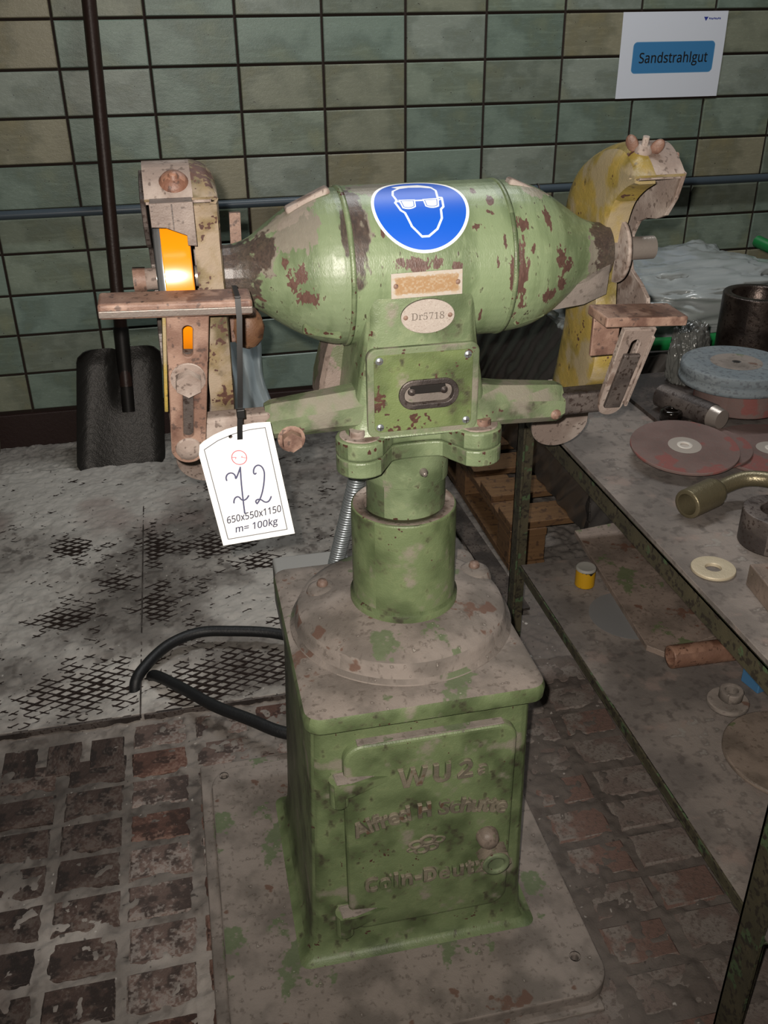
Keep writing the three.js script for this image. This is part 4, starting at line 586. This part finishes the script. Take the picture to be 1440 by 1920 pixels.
{
  const t = thing('steel_workbench', 'steel workbench with angle iron legs, dusty top and lower shelf', 'workbench');
  const X1 = 1.45, Z0 = -0.56, Z1 = 0.72;
  part('tabletop', bx(BX, X1, BY - 0.008, BY, Z0, Z1, 0.001, 1), mTop, t);
  part('top_rail', merge(bx(BX, BX + 0.005, BY - 0.042, BY - 0.008, Z0, Z1, 0.001, 1), bx(BX, BX + 0.04, BY - 0.013, BY - 0.008, Z0, Z1, 0.001, 1)), mAngle, t);
  part('top_rail', bx(BX, X1, BY - 0.05, BY - 0.008, Z0, Z0 + 0.005, 0.001, 1), mAngle, t);
  part('shelf', bx(BX + 0.002, X1, SY - 0.005, SY, -0.445, 0.50, 0.001, 1), mTop, t);
  part('shelf_rail', merge(bx(BX, BX + 0.005, SY - 0.016, SY, -0.445, 0.46, 0.001, 1), bx(BX, BX + 0.025, SY - 0.020, SY - 0.016, -0.445, 0.46, 0.001, 1)), mAngle, t);
  part('shelf_rail', bx(BX, X1, SY - 0.035, SY - 0.005, -0.448, -0.443, 0.001, 1), mAngle, t);
  const leg = (x, z, sx, sz, w = 0.042) => part('leg', merge(bx(Math.min(x, x + sx * 0.005), Math.max(x, x + sx * 0.005), 0.0, BY - 0.008, Math.min(z, z + sz * w), Math.max(z, z + sz * w), 0.0008, 1), bx(Math.min(x, x + sx * w), Math.max(x, x + sx * w), 0.0, BY - 0.008, Math.min(z, z + sz * 0.005), Math.max(z, z + sz * 0.005), 0.0008, 1)), mAngle, t);
  leg(BX - 0.002, -0.495, 1, 1, 0.034); leg(BX - 0.002, 0.415, 1, 1, 0.046); leg(X1, -0.495, -1, 1); leg(X1, 0.46, -1, -1);
}
{ // on the top
  const y = BY;
  single('steel_plate', bx(0.556, 1.30, 0, 0.008, -0.545, -0.302, 0.001, 1), pm(T_iron, { roughness: 0.55, color: 0xb0a8a4 }), 'dark flat steel plate lying on the bench under the round parts', 'plate', [0, y, 0]);
  const sl = thing('steel_sleeve', 'tall dark hollow steel sleeve standing at the back of the bench', 'sleeve', [0.828, y + 0.008, -0.482]);
  part('wall', lathe([[0.050, 0], [0.066, 0], [0.066, 0.168], [0.064, 0.171], [0.051, 0.171], [0.049, 0.168], [0.049, 0.145], [0.040, 0.143], [0.040, 0.001]], 64), pm(T_iron, { metalness: 0.7, roughness: 0.35, color: 0xc8c0ba }), sl);
  const mBlue = pm(tex(512, 512, (u, v) => { const a = fbm(u, v, 6, 4, 1010), b = fbm(u, v, 50, 3, 1020); return mix(mix([92, 104, 112], [120, 126, 128], a), [74, 78, 84], sm(0.55, 0.75, b) * 0.6); }), { roughness: 0.8 });
  const mRed = pm(tex(512, 512, (u, v) => { const a = fbm(u, v, 6, 4, 1030), b = fbm(u, v, 50, 3, 1040); return mix(mix([84, 70, 66], [108, 92, 88], a), [120, 62, 58], sm(0.56, 0.66, fbm(u, v, 9, 4, 1050)) * 0.6 + 0.15 * b); }), { roughness: 0.85 });
  const wh = thing('grinding_wheel', 'thick blue grey grinding wheel lying flat before the steel sleeve', 'grinding wheel', [0.715, y + 0.058, -0.345]);
  part('wheel_body', lathe([[0.006, 0.004], [0.030, 0.003], [0.030, 0.0], [0.090, 0], [0.0985, 0.003], [0.0985, 0.010], [0.094, 0.014], [0.094, 0.020], [0.098, 0.023], [0.0965, 0.034], [0.092, 0.037], [0.034, 0.037], [0.031, 0.035], [0.006, 0.035]], 80), mBlue, wh); part('bore_shade', at(lathe([[0.006, 0], [0.006, 0.003], [0, 0.003]], 16), 0, 0.0335, 0), mDarkHole, wh);  // near-black plug closes the bore, shade put in as colour
  part('paper_disc', at(lathe([[0.008, 0], [0.045, 0], [0.046, 0.0006], [0.008, 0.0008]], 48), 0, 0.0366, 0), mDust, wh);
  const un = thing('grinding_wheel', 'reddish grinding wheel underneath the blue grey wheel', 'grinding wheel', [0.735, y + 0.008, -0.352]); part('wheel_body', lathe([[0.01, 0], [0.078, 0], [0.080, 0.004], [0.080, 0.046], [0.077, 0.050], [0.01, 0.050]], 64), mRed, un);
  const rod = thing('round_bar', 'short round steel bar with a bright end lying in front of the wheels', 'steel bar', [0, y, 0]); part('bar', cyl([0.590, 0.030, -0.375], [0.632, 0.030, -0.262], 0.0215, 28), mIron, rod); part('bright_end', merge(cyl([0.632, 0.030, -0.262], [0.639, 0.030, -0.243], 0.0205, 28, 0.017)), mSteel, rod);
  const nu = thing('collar_ring', 'small shiny black ring on the dark steel plate', 'ring', [0.580, y + 0.008, -0.312]); part('ring', lathe([[0.010, 0], [0.019, 0], [0.020, 0.004], [0.020, 0.016], [0.017, 0.020], [0.012, 0.020], [0.010, 0.017], [0.010, 0]], 36), M({ color: 0x16120f, roughness: 0.18, metalness: 0.5, clearcoat: 0.6 }), nu);
  const disc = (label, x, yy, z, tx, tz, r = 0.088) => { const d = thing('cutting_disc', label, 'cutting disc', [x, yy, z], 0, 'cutting discs'); d.rotation.set(tx, 0, tz); part('abrasive', lathe([[0.012, 0], [r - 0.001, 0], [r, 0.0015], [r, 0.0045], [r - 0.001, 0.006], [0.012, 0.006]], 72), mRed, d); part('paper_label', at(lathe([[0.012, 0], [0.027, 0], [0.027, 0.0006], [0.012, 0.0007]], 40), 0, 0.006, 0), M({ color: 0x8c857e, roughness: 0.8 }), d); part('bore_ring', at(lathe([[0.007, -0.001], [0.012, -0.001], [0.0125, 0.0012], [0.007, 0.0012], [0.007, -0.001]], 28), 0, 0.0062, 0), M({ color: 0xb8b2aa, roughness: 0.5 }), d); part('bore_fill', at(lathe([[0, 0], [0.007, 0], [0.007, 0.001], [0, 0.001]], 16), 0, 0.004, 0), M({ color: 0xa09890, roughness: 0.6 }), d); return d; };
  disc('dusty red cutting disc nearest the bench edge, overlapping the others', 0.524, y + 0.0235, -0.160, 0.10, 0.02);
  disc('dusty red cutting disc just under the topmost one', 0.568, y + 0.0075, -0.190, 0.01, 0.0);
  disc('dusty red cutting disc furthest from the bench edge', 0.690, y + 0.0002, -0.160, 0, 0.0, 0.105);
  const wr = thing('box_spanner', 'brass coloured tubular box spanner with a bent shank on the bench', 'spanner', [0, y, 0]); const mBrass = M({ color: 0x6e6650, metalness: 0.6, roughness: 0.38, bumpMap: rep(bumpTex, 8), bumpScale: 0.0006 });
  part('socket', (() => { const g = lathe([[0.0165, 0], [0.0215, 0], [0.0225, 0.003], [0.0225, 0.058], [0.019, 0.066], [0.0125, 0.074], [0.008, 0.074], [0.0165, 0.05], [0.0165, 0]], 36); g.applyQuaternion(new THREE.Quaternion().setFromUnitVectors(new THREE.Vector3(0, 1, 0), new THREE.Vector3(0.075, 0.004, -0.03).normalize())); g.translate(0.432, 0.0235, 0.022); return g; })(), mBrass, wr);
  part('shank', tube([[0.494, 0.027, -0.003], [0.515, 0.030, -0.011], [0.545, 0.036, -0.012], [0.572, 0.040, 0.006], [0.588, 0.040, 0.040], [0.592, 0.034, 0.085], [0.594, 0.030, 0.12]], 0.0122, 60, 16), mBrass, wr);
  const rg = thing('steel_ring', 'thick dark steel ring standing beside the spanner shank', 'ring', [0.518, y, 0.113]); part('ring_body', lathe([[0.024, 0], [0.046, 0], [0.047, 0.002], [0.047, 0.050], [0.045, 0.052], [0.025, 0.052], [0.023, 0.050], [0.023, 0.0], [0.024, 0]], 56), mIron, rg);
  single('washer', lathe([[0.0105, 0], [0.0285, 0], [0.0295, 0.001], [0.0295, 0.0042], [0.0285, 0.005], [0.0115, 0.005], [0.0105, 0.004], [0.0105, 0]], 56), M({ color: 0xb0a58e, roughness: 0.5, metalness: 0.35, bumpMap: rep(bumpTex, 8), bumpScale: 0.0004 }), 'light grey flat washer near the edge of the bench', 'washer', [0.399, y, 0.163]);
  single('steel_block', bx(0, 0.13, 0, 0.032, 0, 0.10, 0.002), pm(T_dust, { color: 0xe4d8d0 }), 'dusty rectangular steel block at the front of the bench top', 'block', [0.422, y, 0.205], -0.12);
}
{ // crumpled bags behind the plate
  const bag = (name, label, x, y, z, rx, ry, rz, col, seed, turn, part2) => {
    const t = thing(name, label, 'bag', [x, y, z], turn); const g = mergeVertices(new THREE.IcosahedronGeometry(1, 24)); const p = g.attributes.position; for (let i = 0; i < p.count; i++) { const v = new THREE.Vector3().fromBufferAttribute(p, i); const n = fbm(v.x * 1.2 + v.y * 0.7 + 3, v.z * 1.2 - v.y * 0.9 + 3, 3, 5, seed, false), cr = Math.abs(fbm(v.x * 2 + 5, v.z * 2 + v.y + 5, 4, 3, seed + 20, false) - 0.5); let k = 0.82 + n * 0.38 - cr * 0.35; const sq = (a) => Math.sign(a) * Math.pow(Math.abs(a), 0.72); let Y = sq(v.y) * ry * k; p.setXYZ(i, sq(v.x) * rx * k, Math.max(Y, -ry * 0.55) + ry * 0.55, sq(v.z) * rz * k); } g.computeVertexNormals();
    part('film', g, M({ color: col, roughness: 0.22, clearcoat: 0.6, clearcoatRoughness: 0.2, transmission: 0.15, thickness: 0 }), t); return t;
  };
  const b = bag('plastic_bag', 'crumpled silvery plastic bag with a green band lying on the wrapped stack', 0.98, 0.612, -1.10, 0.33, 0.088, 0.24, 0xa0a6a6, 1100, 0.1);
  const band = tube([[-0.28, 0.015, 0.27], [-0.1, 0.012, 0.29], [0.1, 0.02, 0.285], [0.3, 0.05, 0.22], [0.36, 0.10, 0.05], [0.33, 0.13, -0.1]], 0.016, 50, 8); part('green_band', band, M({ color: 0x116a34, roughness: 0.4 }), b, 'green printed band of the bag');
  bag('plastic_bag', 'small grey crumpled pouch at the back edge of the bench', 0.705, BY + 0.008, -0.495, 0.045, 0.075, 0.030, 0x5e5f5c, 1200, 0.5);
}
{ // on the shelf
  const y = SY;
  const can = thing('paint_can', 'small yellow can with black smudges on the shelf', 'can', [0.462, y, -0.345]); part('can_body', lathe([[0, 0], [0.0185, 0], [0.0195, 0.002], [0.0195, 0.036], [0.019, 0.038]], 32), M({ map: rep(tex(256, 256, (u, v) => fbm(u, v, 8, 4, 1300) > 0.60 ? [30, 26, 18] : [176, 134, 12]), 5), roughness: 0.5 }), can); part('lid', at(lathe([[0.020, 0], [0.020, 0.004], [0.0175, 0.006], [0.016, 0.004], [0, 0.004]], 32), 0, 0.037, 0), M({ color: 0x8c8a84, roughness: 0.6 }), can);
  const bd = new THREE.Shape(); [[0.520, 0.535], [0.700, 0.560], [0.705, 0.135], [0.505, 0.090], [0.484, 0.115]].forEach(([a, b], i) => i ? bd.lineTo(a, b) : bd.moveTo(a, b)); bd.closePath();
  single('dusty_board', flatUp(ext(bd, 0.010, 0.001, 1)), pm(T_dust, { color: 0xfff4ee }), 'dusty flat board lying on the shelf behind the rust coloured pipe', 'board', [0, y + 0.001, 0]);
  single('thin_disc', lathe([[0.012, 0], [0.078, 0], [0.078, 0.0016], [0.012, 0.0016], [0.012, 0]], 64), M({ color: 0x6a6a6a, roughness: 0.7 }), 'thin grey disc lying flat on the shelf, partly under the board', 'disc', [0.505, y, -0.225]).position.y = y - 0.0008;
  const pp = thing('clay_pipe', 'rust coloured short pipe lying on the shelf', 'pipe', [0.500, y + 0.0205, -0.064], -0.03); part('pipe_wall', lathe([[0.0155, 0], [0.020, 0], [0.0205, 0.003], [0.0205, 0.20], [0.0155, 0.20], [0.0155, 0]], 40).rotateZ(-Math.PI / 2), pm(T_pink, { color: 0xdcb8a4 }), pp); part('pipe_inside_shade', at(cyl([0.02, 0, 0], [0.19, 0, 0], 0.0150, 24), 0, 0, 0), mDarkHole, pp);  // solid dark core paints the shade within the pipe
  single('blue_box', bx(-0.035, 0.035, 0, 0.030, -0.02, 0.02, 0.002), M({ color: 0x3f6c92, roughness: 0.6 }), 'small blue box on the shelf near the flanged bush', 'box', [0.640, y, 0.012], 0.2);
  const fb = thing('flanged_bush', 'dark flanged bush on the shelf beside the large disc', 'bush', [0.548, y, 0.050]); part('flange', lathe([[0.01, 0], [0.033, 0], [0.034, 0.002], [0.034, 0.008], [0.032, 0.010], [0.01, 0.010]], 40), mDust, fb); part('neck', at(lathe([[0.011, 0], [0.019, 0], [0.0195, 0.014], [0.018, 0.016], [0.0115, 0.016], [0.0105, 0.014], [0.0105, 0]], 36), 0.006, 0.010, -0.004), mDust, fb);
  const ld = thing('large_disc', 'large dusty grinding disc with a raised hub on the shelf', 'disc', [0.575, y, 0.185]); part('plate', lathe([[0.0, 0.004], [0.02, 0.004], [0.02, 0], [0.098, 0], [0.100, 0.002], [0.100, 0.007], [0.097, 0.009], [0.02, 0.010]], 72), pm(T_dust, { color: 0xf0e8e0 }), ld); part('hub', at(lathe([[0, 0.010], [0.018, 0.010], [0.026, 0.006], [0.030, 0]], 40), 0, 0.009, 0), mDust, ld);
}

renderer.render(scene, camera);
